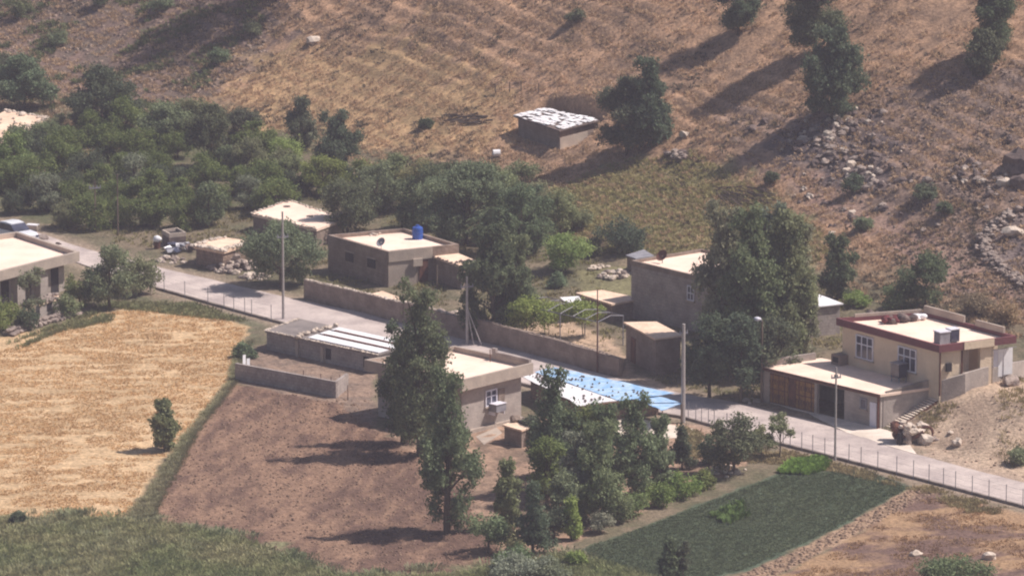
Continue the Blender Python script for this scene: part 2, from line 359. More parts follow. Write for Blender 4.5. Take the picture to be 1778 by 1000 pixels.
def stones_along(mb, A, B, n, r, seed, jit=.15, lift=0):
    rr = random.Random(seed)
    for i in range(n):
        t = (i+rr.random())/n; p = np.array(A)*(1-t)+np.array(B)*t
        mb.rock((p[0]+rr.uniform(-jit, jit), p[1]+rr.uniform(-jit, jit), p[2]+lift+r*.2), r*rr.uniform(.6, 1.3), rr.randint(0, 9999), .6)
def quadpts(q, z): return [P(u, v, z)[:2] for u, v in q]
def sub(q, a0, a1, b0, b1):                          # part of a quad L,F,R,B ; a along L->F, b along L->B
    L, F, Rr, B = map(np.array, q)
    f = lambda a, b: (L*(1-a)+F*a)*(1-b)+(B*(1-a)+Rr*a)*b
    return [f(a0, b0), f(a1, b0), f(a1, b1), f(a0, b1)]
def house(name, label, cat, quad, base, wall='block', roof='roof', par=.3, over=0.0, rim=.25, rimmat=None, pad=1.2, group=None, thick=.15, H=None, drop=1.5):
    g = ground(*base); z0 = g[2]; m = mpp(g)
    if H is None: H = (base[1]-quad[1][1])*m/math.cos(PITCH)
    zt = z0+H; q = quadpts(quad, zt)
    if pad: PADS.append((np.array(q), z0, pad))
    c = np.mean(q, axis=0); root = empty(name, (c[0], c[1], z0), label, cat, group)
    wq = inset(q, over+.004); zd = zt-par
    mb = MB(); mb.prism(wq, z0-drop, zd-thick-.003); mb.build('wall', M[wall], root)
    mb = MB(); mb.prism(inset(q, .006), zd-thick, zd); ro = mb.build('roof', M[roof], root)
    if par > .02:
        mb = MB(); mb.ring(q, inset(q, rim), zd-thick-.02, zt); mb.build('parapet', M[rimmat or wall], root)
    W = [Wall(wq[i], wq[(i+1) % 4], z0) for i in range(4)]      # 0 left-front, 1 right-front
    return dict(root=root, q=q, wq=wq, z0=z0, zt=zt, zd=zd, W=W, H=H, roof=ro)
def strip_wall(name, label, cat, pts, th=.3, mat='block', cap=None, group=None, use=None, capn=3, capr=.16, root=None):
    g = [ground(u, v, use or base_z) for u, v, h in pts]
    if root is None: r = empty(name, g[0], label, cat, group)
    else: r = root
    mb = MB(); cs = MB(); rr = random.Random(len(name)+int(pts[0][0]))
    for i in range(len(g)-1):
        a, b = g[i], g[i+1]; W = Wall(a, b, min(a[2], b[2])); n = max(1, int(W.L/.8))
        for k in range(n):
            s0, s1 = W.L*k/n, W.L*(k+1)/n+(.002 if k < n-1 else th*.5)
            t0 = (k)/n; t1 = (k+1)/n
            za, zb = a[2]*(1-t0)+b[2]*t0-W.p0[2], a[2]*(1-t1)+b[2]*t1-W.p0[2]
            ha, hb = pts[i][2]*(1-t0)+pts[i+1][2]*t0, pts[i][2]*(1-t1)+pts[i+1][2]*t1
            wob = rr.uniform(-.03, .03) if cap else 0
            o = W.p0; vs = []
            for s_, zz in ((s0, za+ha+wob), (s1, zb+hb+wob)):
                for t_ in (-.8, None):
                    for n_ in (-th/2, th/2):
                        vs.append(o+W.U*s_+W.V*(zz if t_ is None else min(za, zb)+t_)+W.N*n_)
            mb.add(vs, [(0, 1, 3, 2), (4, 6, 7, 5), (1, 5, 7, 3), (0, 2, 6, 4), (2, 3, 7, 6), (0, 4, 5, 1)])
            if cap:
                A = o+W.U*s0+W.V*(za+ha); B = o+W.U*s1+W.V*(zb+hb); stones_along(cs, A, B, capn, capr, rr.randint(0, 9999), .1)
    mb.build('masonry', M[mat], r)
    if cap: cs.build('coping_stones', M[cap], r)
    return r, g

# --- upper house with the maroon band and its garage below
gF = ground(1538, 746); z0 = gF[2]; mT = mpp(gF); Hg = 62*mT/math.cos(PITCH); zt = z0+Hg
gq = quadpts([(1325, 636), (1529, 684), (1633, 669), (1426, 622)], zt)
Wr = Wall(gq[1], gq[2], z0)
PADS.append((np.array([Wr.p0[:2]-Wr.N[:2]*.5+Wr.U[:2]*.2, Wr.p0[:2]+Wr.N[:2]*2-Wr.U[:2]*.5, Wr.p0[:2]+Wr.N[:2]*9+Wr.U[:2]*1.5, Wr.p0[:2]+Wr.N[:2]*9+Wr.U[:2]*Wr.L*2, Wr.p0[:2]+Wr.U[:2]*Wr.L*2-Wr.N[:2]*.5]),
            (lambda X, Y: z0_g+1.95*np.clip(((X-Wr_.p0[0])*Wr_.U[0]+(Y-Wr_.p0[1])*Wr_.U[1])/Wr_.L, 0, 1.3)), 3.5)); z0_g = z0; Wr_ = Wr
PADS.append((np.array(inset(gq, .7)), z0, .1))
UT = zt; uq = quadpts([(1452, 552), (1631, 600), (1765, 583), (1606, 541)], zt+3.3)
PADS.append((np.array(inset(uq, 1.0)), UT, .1))
cG = np.mean(gq, axis=0)
ga = empty('garage', (cG[0], cG[1], z0), 'low grey garage with two ochre gates and a pale flat roof, below the cream house', 'garage')
Wf = Wall(gq[0], gq[1], z0); Wr = Wall(gq[1], gq[2], z0); Wl = Wall(gq[3], gq[0], z0)
Lg = Wf.L; th = .25; zr = Hg-.18
sA = Wf.st(1336, 660)[0]; sB = Wf.st(1416, 690)[0]; sC = Wf.st(1466, 700)[0]
mb = MB()
Wf.box(mb, (0, sA), (-1, zr-.004), (-th, 0)); Wf.box(mb, (sC, Lg), (-1, zr-.004), (-th, 0))
Wf.box(mb, (sA, sC), (2.25, zr-.006), (-th, -.003)); Wf.box(mb, (sB-.12, sB+.12), (-1, 2.25), (-th, -.005))
Wr.box(mb, (th+.002, Wr.L-.05), (-1, zr-.008), (-th, 0))
Wl.box(mb, (0.05, Wl.L-th-.002), (-1, zr-.008), (-th, 0))
Wf.box(mb, (th+.01, Lg-th-.01), (-1, zr-.01), (-Wr.L*.75, -Wr.L*.75+.3)); mb.build('wall', M['render'], ga)
mb = MB(); mb.prism(inset(gq, -.12), z0+zr, zt); mb.build('roof', M['roof'], ga)
mb = MB(); Wf.box(mb, (-.1, Lg+.1), (zr-.07, Hg-.02), (.125, .16)); mb.build('roof_edge', M['rust'], ga)
mb = MB(); Wl.box(mb, (.6, Wl.L-.05), (Hg+.003, Hg+.5), (-.2, 0)); mb.build('parapet', M['render'], ga); mb = MB()

for s0_, s1_ in ((.1, .3), (.3, .5), (.5, .7), (.7, .985)):
    vs = [Wr.p0+Wr.U*(s_*Wr.L)+Wr.V*(Hg+t_)+Wr.N*n_ for s_ in (s0_, s1_+.0) for t_ in (.003, .03+.6*s_) for n_ in (-.2, .001)]
    mb.add(vs, [(0, 1, 3, 2), (4, 6, 7, 5), (1, 5, 7, 3), (0, 2, 6, 4), (2, 3, 7, 6)]); mb.build('parapet', M['render'], ga)
for (a, b) in ((sA+.05, (sA+sB)/2-.5), ((sA+sB)/2+.35, sB-.12)):
    mb = MB(); Wf.box(mb, (a, b), (.08, 2.22), (-.1, -.03)); gt = mb.build('gate', M['gold'], ga)
    mb = MB()
    for i in range(3): x = a+(b-a)*(i+.5)/3; Wf.box(mb, (x-.03, x+.03), (.08, 2.22), (-.03, .005))
    for y in (.1, 1.1, 2.16): Wf.box(mb, (a, b), (y-.03, y+.03), (-.031, .01))
    for i in range(7):
        x = a+(b-a)*(i+.5)/7
        for y in (.6, 1.65):
            ang = np.linspace(0, 2*math.pi, 9); r_ = .2
            mb.tube([Wf.p0+Wf.U*(x+math.cos(t)*r_*.6)+Wf.V*(y+math.sin(t)*r_)+Wf.N*.0 for t in ang], .02, 4, False)
    mb.build('scrollwork', M['rust'], gt)
mb = MB(); Wf.box(mb, ((sA+sB)/2-.45, (sA+sB)/2+.3), (.05, 2.24), (-.14, -.06)); mb.build('shutter', M['rust'], ga)
r_ = Wf.rect(1500, 708, 12, 20); window(ga, Wf, (r_[0], r_[1], 1.2, 2.0), 'steel', 1, None)
mb = MB(); Wf.box(mb, (Lg-1.0, Lg-.35), (0, 1.85), (-.02, .05)); mb.build('door', M['whitepaint'], ga)
mb = MB(); mb.tube([Wf.p0+Wf.U*(Lg-.12)+Wf.N*.1+Wf.V*t for t in (0, 2.3)], .09); mb.build('downpipe', M['rust'], ga)
# steps along the side wall
st = empty('stairs', Wr.p0+Wr.U*2+Wr.N*.6, 'narrow concrete steps climbing beside the grey side wall of the garage', 'stairs')
mb = MB(); ns = 19; e0, e1 = .5, Wr.L-.2
for i in range(ns):
    s0 = e0+(e1-e0)*i/ns; s1 = e0+(e1-e0)*(i+1)/ns; zt_ = .12+2.0*(i+1)/ns
    Wr.box(mb, (s0+.06, s1+.001), (-.9, zt_), (.02, .95)); 
mb.build('riser', M['rust'], st)  # dark rust colour paints the shade in the gaps between treads
for i in range(ns):
    s0 = e0+(e1-e0)*i/ns; s1 = e0+(e1-e0)*(i+1)/ns; zt_ = .12+2.0*(i+1)/ns; mb = MB(); Wr.box(mb, (s0+.0, s1-.06), (zt_-.05, zt_+.02), (.015, 1.0)); mb.build('tread', M['pavement'], st)
mb = MB(); vs = []
for s_, t0_, t1_ in ((e0, -.6, .15), (e1, 1.3, 2.12)):
    for n_ in (.96, 1.06): vs += [Wr.p0+Wr.U*s_+Wr.V*t0_+Wr.N*n_, Wr.p0+Wr.U*s_+Wr.V*t1_+Wr.N*n_]
mb.add(vs, [(0, 1, 3, 2), (4, 6, 7, 5), (0, 4, 5, 1), (2, 3, 7, 6), (1, 5, 7, 3)]); mb.build('stringer', M['rust'], st)

cU = np.mean(uq, axis=0); ho = empty('house', (cU[0], cU[1], UT), 'cream house with a maroon band round its flat roof', 'house')
uw = inset(uq, .28); Wa = Wall(uw[0], uw[1], UT); Wb = Wall(uw[1], uw[2], UT); Hb = 3.3
mb = MB(); sP = Wb.st(1671, 620)[0]; sQ = Wb.st(1722, 610)[0]
# body is set back behind the curtained alcove on the right-hand side
fr = uw; body = [uw[0], uw[1], tuple(Wb.p0[:2]+Wb.U[:2]*sP), tuple(Wb.p0[:2]+Wb.U[:2]*sP-Wb.N[:2]*1.6), tuple(np.array(uw[2])-Wb.N[:2]*1.6), uw[3]]
mb.prism(body, UT-2, UT+Hb-.54); mb.build('wall', M['cream'], ho)
mb = MB(); mb.ring(uq, inset(uq, .22), UT+Hb-.52, UT+Hb); mb.build('band', M['maroon'], ho)
mb = MB(); mb.prism(inset(uq, .01), UT+Hb-.5, UT+Hb-.3); mb.build('roof', M['roof'], ho)
mb = MB(); Wz = Wall(uq[1], uq[2], UT); Wz.box(mb, (sP+.2, sQ+.25), (Hb-.53, Hb+.012), (.002, .04)); mb.build('fascia', M['cream'], ho)
mb = MB(); sQ2 = Wb.st(1702, 615)[0]; Wb.box(mb, (sQ2, sQ), (-.8, Hb-.61), (-.3, .02)); mb.build('pillar', M['cream'], ho)
mb = MB()
for k in range(9): x = sP+.08+(sQ2-.9-sP)*k/9; Wb.box(mb, (x, x+(sQ2-.9-sP)/9-.01), (-.3, Hb-.63), (-.3-.06*(k % 2), -.2-.06*(k % 2)))
mb.build('curtain', M['concrete'], ho)
mb = MB(); Wb.box(mb, (sP-.12, sP-.002), (-.3, Hb-.62), (.01, .06)); mb.build('trim', M['rust'], ho)
mb = MB(); a_ = Wb.p0+Wb.U*(-.02)+Wb.N*.06; mb.tube([a_+Wb.V*t for t in (-.4, Hb-.55)], .07); mb.build('downpipe', M['rust'], ho)
for uc, vc, du, dv in ((1502, 607, 30, 44), (1576, 626, 32, 44)):
    a, b, c, d = Wa.rect(uc, vc, du, dv); window(ho, Wa, (a, b, .75, 2.45), 'whitepaint', 3, .62)
mb = MB(); a, b, c, d = Wb.rect(1646, 625, 9, 12); Wb.box(mb, (a, b), (1.3, 1.9), (.02, .2)); lam = mb.build('wall_lantern', M['dark'], ho)
PARTS_T = (Wa, Wb)
# inside parapets at the back of the roof, made of open concrete frames
mb = MB(); Wk = Wall(uq[2], uq[3], UT+Hb)
Wk.box(mb, (1.2, Wk.L*.42), (0, .45), (-.2, -.02)); mb.build('parapet', M['concrete'], ho); mb = MB(); Wk.box(mb, (Wk.L*.55, Wk.L-.1), (0, .5), (-.2, -.02))
Wk2 = Wall(uq[3], uq[0], UT+Hb); Wk2.box(mb, (.3, Wk2.L*.8), (0, .22), (-.2, -.02)); mb.build('parapet', M['concrete'], ho)

def P3(u, v, z): return P(u, v, z)
zR = UT+Hb-.3
t = empty('water_tank', P3(1637, 596, zR), 'grey and white square water tank at the front corner of the cream house roof', 'water tank')
mb = MB(); p = P3(1637, 597, zR); mb.box(p, Wb.U, Wb.N, (0, 0, 1), (-.5, .35), (-.4, .4), (0, .9)); mb.build('body', M['steel'], t)
mb = MB(); mb.box(p, Wb.U, Wb.N, (0, 0, 1), (-.55, .4), (-.45, .45), (.905, .98)); mb.build('lid', M['whitepaint'], t)
t = empty('air_cooler', P3(1652, 594, zR), 'bluish grey air cooler beside the square tank on the cream house roof', 'air cooler')
mb = MB(); p = P3(1652, 594, zR); mb.box(p, Wb.U, Wb.N, (0, 0, 1), (-.25, .45), (-.35, .35), (.08, .95)); mb.build('casing', M['glass'], t)
mb = MB(); mb.box(p, Wb.U, Wb.N, (0, 0, 1), (-.3, .5), (-.38, .38), (.955, 1.02)); mb.box(p, Wb.U, Wb.N, (0, 0, 1), (-.24, -.2), (-.4, -.36), (0, .96)); mb.build('frame', M['whitepaint'], t)
def rockpile(name, label, cat, c, n, rad, r, mats, seed, flat=.5, group=None):
    e = empty(name, c, label, cat, group); rr = random.Random(seed); bs = {}
    for i in range(n):
        a = rr.random()*6.28; d = rad*math.sqrt(rr.random()); h = (1-d/rad)*rad*flat*rr.random(); m_ = rr.choice(mats)
        bs.setdefault(m_, MB()).rock((c[0]+math.cos(a)*d, c[1]+math.sin(a)*d, c[2]+h), r*rr.uniform(.6, 1.4), rr.randint(0, 99999))
    for k, b in bs.items(): b.build({'rock': 'stones', 'palerock': 'pale_stones', 'darkrock': 'dark_stones'}.get(k, k+'_cloth'), M[k], e)
    return e
def bundle(label, u, v, z, mats, w, h, seed, cat='bundle', name='bundle'):
    c = P3(u, v, z); e = empty(name, c, label, cat); rr = random.Random(seed)
    for k, m_ in enumerate(mats):
        b = MB()
        for i in range(5): b.rock((c[0]+rr.uniform(-w, w)*.7+(k-.5)*w*.6, c[1]+rr.uniform(-w, w)*.6, c[2]+h*(.25+.3*rr.random())), h*rr.uniform(.4, .65), rr.randint(0, 9999), .8)
        b.build('folded_cloth', M[m_], e, smooth=True)
    return e
bundle('heap of red and dark bedding airing on the cream house roof', 1555, 560, zR, ['red', 'darkrock', 'darkrock'], .9, .6, 3)
bundle('dark bundle at the left end of the cream house roof', 1521, 549, zR, ['darkrock'], .45, .5, 4)
bundle('white sack lying by the back parapet of the cream house roof', 1604, 556, zR, ['white'], .6, .5, 5)
# laundry
t = empty('laundry', (Wb.p0+Wb.U*(Wb.st(1738, 620)[0]))[:3], 'white sheets hung under the right-hand eave of the cream house', 'laundry')
for k, (a, m_) in enumerate(((1723, 'glass'), (1733, 'whitepaint'), (1741, 'white'), (1750, 'white'))):
    s_ = Wb.st(a, 615)[0]; mb = MB(); Wb.box(mb, (s_-.22, s_+.22+.1*k), (.35+.1*(k % 2), 2.35), (-.35+.05*k, -.31+.05*k)); mb.build('sheet', M[m_], t)
mb = MB(); s_ = Wb.st(1720, 600)[0]; mb.tube([Wb.p0+Wb.U*(s_+x)+Wb.V*2.36+Wb.N*-.25 for x in (0, 2.4)], .02); mb.build('line', M['steel'], t)
t = empty('air_cooler', Wa.p0+Wa.U*(Wa.st(1571, 650)[0])+Wa.N*.5, 'dark grey cooler standing under the front window of the cream house', 'air cooler')
mb = MB(); s_ = Wa.st(1571, 650)[0]; Wa.box(mb, (s_-.45, s_+.45), (.35, 1.35), (.15, .95)); mb.build('casing', M['glass'], t)
mb = MB(); 
for a in (-.4, .4):
    for b in (.2, .88): Wa.box(mb, (s_+a-.03, s_+a+.03), (0, .35), (b-.03, b+.03))
Wa.box(mb, (s_-.5, s_+.5), (1.352, 1.4), (.1, 1.0)); mb.build('stand', M['steel'], t)
t = empty('oven', P3(1462, 622, zt), 'small brown brick oven on the terrace against the cream house', 'oven')
mb = MB(); p = P3(1460, 632, zt); mb.box(p, Wa.U, Wa.N, (0, 0, 1), (-.5, .5), (-.5, .5), (.02, .75)); mb.build('body', M['mud'], t)
mb = MB(); mb.box(p, Wa.U, Wa.N, (0, 0, 1), (-.3, .3), (.5, .52), (.2, .6)); mb.build('mouth', M['dark'], t)

# --- centre house with overhanging roof
M_ = house('house', 'grey flat-roofed house behind the tall poplars with a deep overhanging roof edge', 'house',
           [(632, 624), (802, 660), (926, 630), (790, 600)], (806, 760), 'render', 'roof', .38, .62, .22, 'concrete', thick=.42)
W0, W1 = M_['W'][0], M_['W'][1]; hr = M_['root']
r_ = W1.rect(852, 690, 20, 28); window(hr, W1, r_, 'whitepaint', 2, .6)
mb = MB(); r_ = W1.rect(870, 685, 11, 21); W1.box(mb, r_[:2], r_[2:], (.0, .07)); mb.build('shutter', M['mud'], hr)
mb = MB(); q = W1.st(835, 745)[0]; q2 = W1.st(890, 720)[0]; W1.box(mb, (0, W1.L), (0, .25), (0, .3)); mb.build('plinth', M['concrete'], hr)
t = empty('air_conditioner', W1.p0+W1.U*W1.st(856, 706)[0]+W1.N*.4, 'pale air conditioner box under the window of the grey centre house', 'air conditioner')
a, b, c, d = W1.rect(857, 705, 17, 13); mb = MB(); W1.box(mb, (a, b), (c, d), (.02, .75)); mb.build('casing', M['steel'], t)
mb = MB(); W1.box(mb, (a-.03, b+.03), (d+.002, d+.03), (.0, .8)); W1.box(mb, (a, a+.05), (c-.25, c-.003), (.0, .6)); W1.box(mb, (b-.05, b), (c-.25, c-.003), (.0, .6)); mb.build('bracket', M['whitepaint'], t)
mb = MB(); zz = M_['zd']; pp = P3(885, 622, M_['zt']+.2)
mb = MB(); Wq = Wall(M_['q'][2], M_['q'][3], M_['zt']); Wq.box(mb, (0.2, Wq.L*.45), (0.002, .25), (-.24, 0)); Wq.box(mb, (Wq.L*.45, Wq.L*.5), (.002, .5), (-.24, 0)); mb.build('parapet', M['block'], hr)
t = MB(); p = P3(851, 628, zz); t.tube([p, p+np.array([0, 0, .9])], .04); o = t.build('roof_pipe', M['rust'], None, loc=p); tag(o, 'thin upright pipe on the roof of the grey centre house', 'pipe')
# outhouse beside it
O_ = house('outhouse', 'small square brown outhouse with a pale slab roof below the centre house window', 'outhouse',
           [(872, 737), (906, 747), (932, 737), (899, 728)], (906, 779), 'mud', 'mudroof', 0, .12, thick=.12)
for k, (u, v, l) in enumerate(((895, 729, 'clay pot lying on the outhouse roof'), (910, 731, 'old wheel on the outhouse roof beside the clay pot'))):
    c = P3(u, v+3, O_['zd']); t = MB()
    if k: t.tube([c+np.array([.32*math.cos(a), .32*math.sin(a), .08]) for a in np.linspace(0, 6.28, 13)], .09, 6, False)
    else: t.rock(c+np.array([0, 0, .2]), .32, 5, .9)
    o = t.build('wheel' if k else 'pot', M['tyre' if k else 'mud'], None, loc=c); tag(o, l, 'wheel' if k else 'pot')

# --- long shed with white sheets
K_ = house('shed', 'long low shed roofed half in grey felt and half in white sheets beside the road', 'shed',
           [(460, 574), (655, 616), (722, 597), (520, 553)], (644, 650), 'block', 'felt', 0, .1, thick=.12)
zz = K_['zd']; kr = K_['root']
for b0, b1 in ((.08, .34), (.42, .66), (.73, .95)):
    mb = MB(); q = sub(K_['q'], .36, .985, b0, b1); mb.prism(q, zz+.03, zz+.09); mb.build('roof_sheet', M['white'], kr)
for b0, b1 in ((.345, .4), (.67, .72)):
    mb = MB(); q = sub(K_['q'], .4, .98, b0, b1); mb.prism(q, zz+.03, zz+.16); mb.build('roof_beam', M['rust'], kr)
mb = MB(); q = sub(K_['q'], .3, .34, 0, 1); A = (*q[0], zz+.05); B = (*q[3], zz+.05); stones_along(mb, A, B, 22, .2, 9, .3)
q = sub(K_['q'], 0, 1, 0, 0.03); stones_along(mb, (*q[0], zz), (*q[1], zz), 60, .11, 10, .05)
q = sub(K_['q'], 0.0, .03, 0, 1); stones_along(mb, (*q[0], zz), (*q[3], zz), 26, .12, 11, .05); mb.build('edge_stones', M['palerock'], kr)
mb = MB()
Wk0 = K_['W'][0]
for x in (.27, .5): mb = MB(); Wk0.box(mb, (Wk0.L*x, Wk0.L*x+.3), (0, K_['H']-.3), (-.02, .12)); mb.build('buttress', M['concrete'], kr)
for x in (.54, .88):
    mb = MB(); Wk0.box(mb, (Wk0.L*x, Wk0.L*x+.55), (.3, K_['H']-.35), (.0, .04)); mb.build('opening', M['dark'], kr)

# --- pen walls in front of it
pw, _ = strip_wall('pen_wall', 'low grey block wall round the bare pen in front of the long shed', 'wall', [(410, 659, 1.25), (498, 674, 1.2), (583, 690, 1.2), (602, 674, 1.1)], .22, 'block')
for k, (u, v, l, a) in enumerate(((424, 634, 'white board leaning in the left corner of the pen', .5), (431, 632, 'short white plank beside the board in the pen corner', .3))):
    g = ground(u, v+4); mb = MB(); mb.box(g, (math.cos(a), math.sin(a), 0), (0, .35, .94), (0, -.94, .35), (-.12, .12), (0, .95-.35*k), (-.03, .03)); o = mb.build('board', M['white'], None, loc=g); tag(o, l, 'board')
# --- tarpaulin shed
T_ = house('shed', 'low stone shed under a blue tarpaulin weighted with small stones', 'shed',
           [(917, 655), (1010, 703), (1150, 685), (966, 644)], (1012, 738), 'stone', 'mudroof', 0, .15, thick=.1)
zz = T_['zd']; tr_ = T_['root']
def drape_sheet(q, z, amp, seed, nx=16, ny=10):
    L, F, Rr, B = map(np.array, q); V = []; Fc = []
    for j in range(ny+1):
        for i in range(nx+1):
            a = i/nx; b = j/ny; p = (L*(1-a)+F*a)*(1-b)+(B*(1-a)+Rr*a)*b
            e = .12*(fbm(a*5+seed, b*5, seed, 2)-.5) if i in (0, nx) or j in (0, ny) else 0
            V.append((p[0]+e*2, p[1]+e*2, z+amp*float(fbm(p[0]*.9, p[1]*.9, seed, 3))))
    for j in range(ny):
        for i in range(nx): k = j*(nx+1)+i; Fc.append((k, k+1, k+nx+2, k+nx+1))
    mb = MB(); mb.add(V, Fc); n = len(V); mb.add([(v[0], v[1], v[2]-.04) for v in V], [f[::-1] for f in Fc]); return mb
bigq = [tuple(x) for x in inset(T_['q'], -.35)]
sheet = drape_sheet(sub(bigq, -.02, 1.02, .42, 1.02), zz+.06, .14, 3).build('blue_sheet', M['blue'], tr_)
sheet2 = drape_sheet(sub(bigq, 0, 1.0, .0, .44), zz+.03, .1, 8).build('pale_sheet', M['white'], tr_)
rr = random.Random(4); ws = None
for i in range(92):
    a, b = rr.random(), rr.random(); p = np.array([*sub(T_['q'], a, a, b, b)[0], zz+.17])-np.array(parent_loc(tr_))
    if ws is None: mb = MB(); mb.rock((0, 0, 0), 1, 4, .8); ws = c_ = mb.build('weight_stone', M['darkrock'])
    else: c_ = ws.copy(); COL.objects.link(c_)
    c_.parent = tr_; c_.location = p; k_ = rr.uniform(.06, .12); c_.scale = (k_, k_*rr.uniform(.7, 1.2), k_); c_.rotation_euler = (0, 0, rr.random()*6)
q2 = quadpts([(1103, 694), (1150, 713), (1183, 701), (1136, 685)], T_['zd']); g2 = ground(1150, 740)
aw = empty('canopy', (np.mean(q2, axis=0)[0], np.mean(q2, axis=0)[1], g2[2]), 'small blue tarpaulin canopy on poles at the roadside end of the stone shed', 'canopy')
drape_sheet(q2, T_['zd']-.05, .16, 5, 8, 8).build('blue_sheet', M['blue'], aw)
for p in q2:
    mb = MB(); mb.tube([(p[0], p[1], g2[2]-.5), (p[0], p[1], T_['zd'])], .05); mb.build('leg', M['wood'], aw)

# --- house with the blue tank
H_ = house('house', 'brown stone house with a blue water tank on its flat roof', 'house',
           [(569, 408), (673, 437), (797, 424), (702, 396)], (674, 499), 'mud', 'roof', .28, .0, .28, 'mud', pad=1.5)
zz = H_['zd']; hr = H_['root']; W0, W1 = H_['W'][0], H_['W'][1]
mb = MB(); W1.box(mb, (.05, W1.L*.62), (H_['H']-.85, H_['H']+.02), (.002, .12)); mb.build('cornice', M['concrete'], hr)
mb = MB(); W1.box(mb, (.05, W1.L*.4), (0, H_['H']-.9), (.002, .03)); mb.build('plaster', M['concrete'], hr)
r_ = W1.rect(723, 455, 16, 16); mb = MB(); W1.box(mb, r_[:2], (1.5, 2.1), (.02, .3)); mb.build('hood', M['concrete'], hr)
r_ = W1.rect(722, 480, 14, 26); mb = MB(); W1.box(mb, (W1.L*.44, W1.L*.56), (0, 1.9), (.0, .05)); mb.build('door', M['rust'], hr)
for uc, vc in ((607, 447), (645, 457)):
    a, b, c, d = W0.rect(uc, vc, 14, 18); mb = MB(); W0.box(mb, (a, b), (1.2, 1.9), (-.01, .03)); w_ = mb.build('window', M['dark'], hr)
    mb = MB(); W0.box(mb, (a-.1, b+.1), (1.95, 2.05), (.0, .06)); mb.build('lintel', M['concrete'], w_)
t = empty('water_tank', P3(725, 414, zz), 'round blue plastic water tank on the stone house roof', 'water tank')
p = P3(725, 415, zz); mb = MB(); mb.tube([p+np.array([0, 0, h]) for h in (0, .25, .27, .5, .52, .78, .8, .95, 1.05)], [.42, .42, .45, .42, .45, .42, .44, .4, .2], 16); mb.build('body', M['bluetank'], t, smooth=False)
mb = MB(); mb.tube([p+np.array([0, 0, h]) for h in (1.05, 1.14)], .14, 10); mb.build('lid', M['bluetank'], t)
t = empty('satellite_dish', P3(662, 432, zz), 'small dark satellite dish near the front edge of the blue tank roof', 'satellite dish')
p = P3(662, 432, zz); mb = MB(); dd = np.array([-.5, -.6, .6]); dd /= np.linalg.norm(dd); c0 = p+np.array([0, 0, .5]); mb.tube([c0, c0+dd*.03, c0+dd*.1], [.05, .25, .4], 14, False); mb.build('dish', M['steel'], t)
mb = MB(); mb.tube([p, c0], .03); mb.build('stand', M['steel'], t)
rockpile('rubble_pile', 'small heap of pale stones at the back of the blue tank roof', 'rubble', P3(650, 407, zz), 14, .7, .18, ['palerock'], 6, .3)
# lean-to to its right
L_ = house('porch', 'low lean-to room with a pale sagging roof right of the blue tank house', 'lean-to', [(741, 441), (802, 463), (826, 452), (792, 438)], (802, 505), 'mud', 'mudroof', .0, .15, thick=.14)
mb = MB(); Wx = L_['W'][0]; mb.tube([P(759, 500, L_['z0'])+np.array([0, 0, h]) for h in (-.3, L_['H']-.1)], .06); mb.build('post', M['wood'], L_['root'])
mb = MB(); q = sub(L_['q'], 0, 1, .0, .04); stones_along(mb, (*q[0], L_['zd']), (*q[1], L_['zd']), 16, .1, 21, .05); q = sub(L_['q'], .75, 1, .2, .9); stones_along(mb, (*q[0], L_['zd']), (*q[2], L_['zd']), 9, .16, 22, .2); mb.build('roof_stones', M['darkrock'], L_['root'])

# --- walls along the road on the village side
strip_wall('courtyard_wall', 'long brown courtyard wall with a rubble top along the road below the blue tank house', 'wall',
           [(531, 517, 1.45), (580, 530, 1.5), (634, 543, 1.55), (664, 552, 1.6), (700, 561, 1.6)], .4, 'mud', 'palerock', capn=5, capr=.14)
A_ = house('store_room', 'small store room with a rough pale roof built into the courtyard wall', 'store room', [(636, 512), (668, 526), (700, 518), (664, 505)], (668, 549), 'mud', 'mudroof', 0, .1, thick=.12, pad=.6)
mb = MB(); Wx = A_['W'][0]; Wx.box(mb, (.2, .8), (0, 1.1), (-.01, .03)); mb.build('door', M['dark'], A_['root'])
strip_wall('garden_wall', 'brown stretch of wall behind the tall poplar, left of the rubble heap', 'wall', [(702, 561, 1.7), (760, 577, 1.7), (812, 590, 1.6)], .4, 'mud', 'palerock', capn=4, capr=.14)
strip_wall('retaining_wall', 'long plain brown wall across the road from the grey centre house', 'wall',
           [(818, 588, 1.7), (880, 603, 1.6), (960, 624, 1.6), (1038, 645, 1.55), (1074, 653, 1.35), (1080, 640, .7)], .4, 'mud', 'rock', capn=3, capr=.08)
rockpile('rubble_pile', 'pink stone heap left of the thick leafy tree across the road', 'rubble', ground(783, 556), 60, 2.2, .26, ['palerock', 'rock'], 31, .55)
# --- white roof left of it
F_ = house('house', 'house with a glaring white earth roof, mostly hidden by trees beside the orchard', 'house', [(437, 371), (550, 398), (600, 380), (500, 348)], (550, 430), 'mud', 'roof', 0, .1, thick=.2)
mb = MB(); rr = random.Random(3)
for i in range(40):
    p = sub(F_['q'], *([rr.random()]*2), *([rr.random()]*2))[0]
for e in ((0, 0, 0, 1), (0, 1, 1, 1), (0, 1, 0, 0)):
    a0, a1, b0, b1 = e; q = sub(F_['q'], a0, a1, b0, b1); stones_along(mb, (*q[0], F_['zd']), (*q[2], F_['zd']), 30, .13, 3+int(a1*7+b0*3), .15)
mb.build('edge_stones', M['palerock'], F_['root'])
for k, (u, v) in enumerate(((498, 359), (538, 376))):
    mb = MB(); p = P3(u, v, F_['zd']); mb.tube([p+np.array([0, 0, h]) for h in (0.003, .04)], .3, 9); mb.build('roof_hatch', M['dark'], F_['root'])
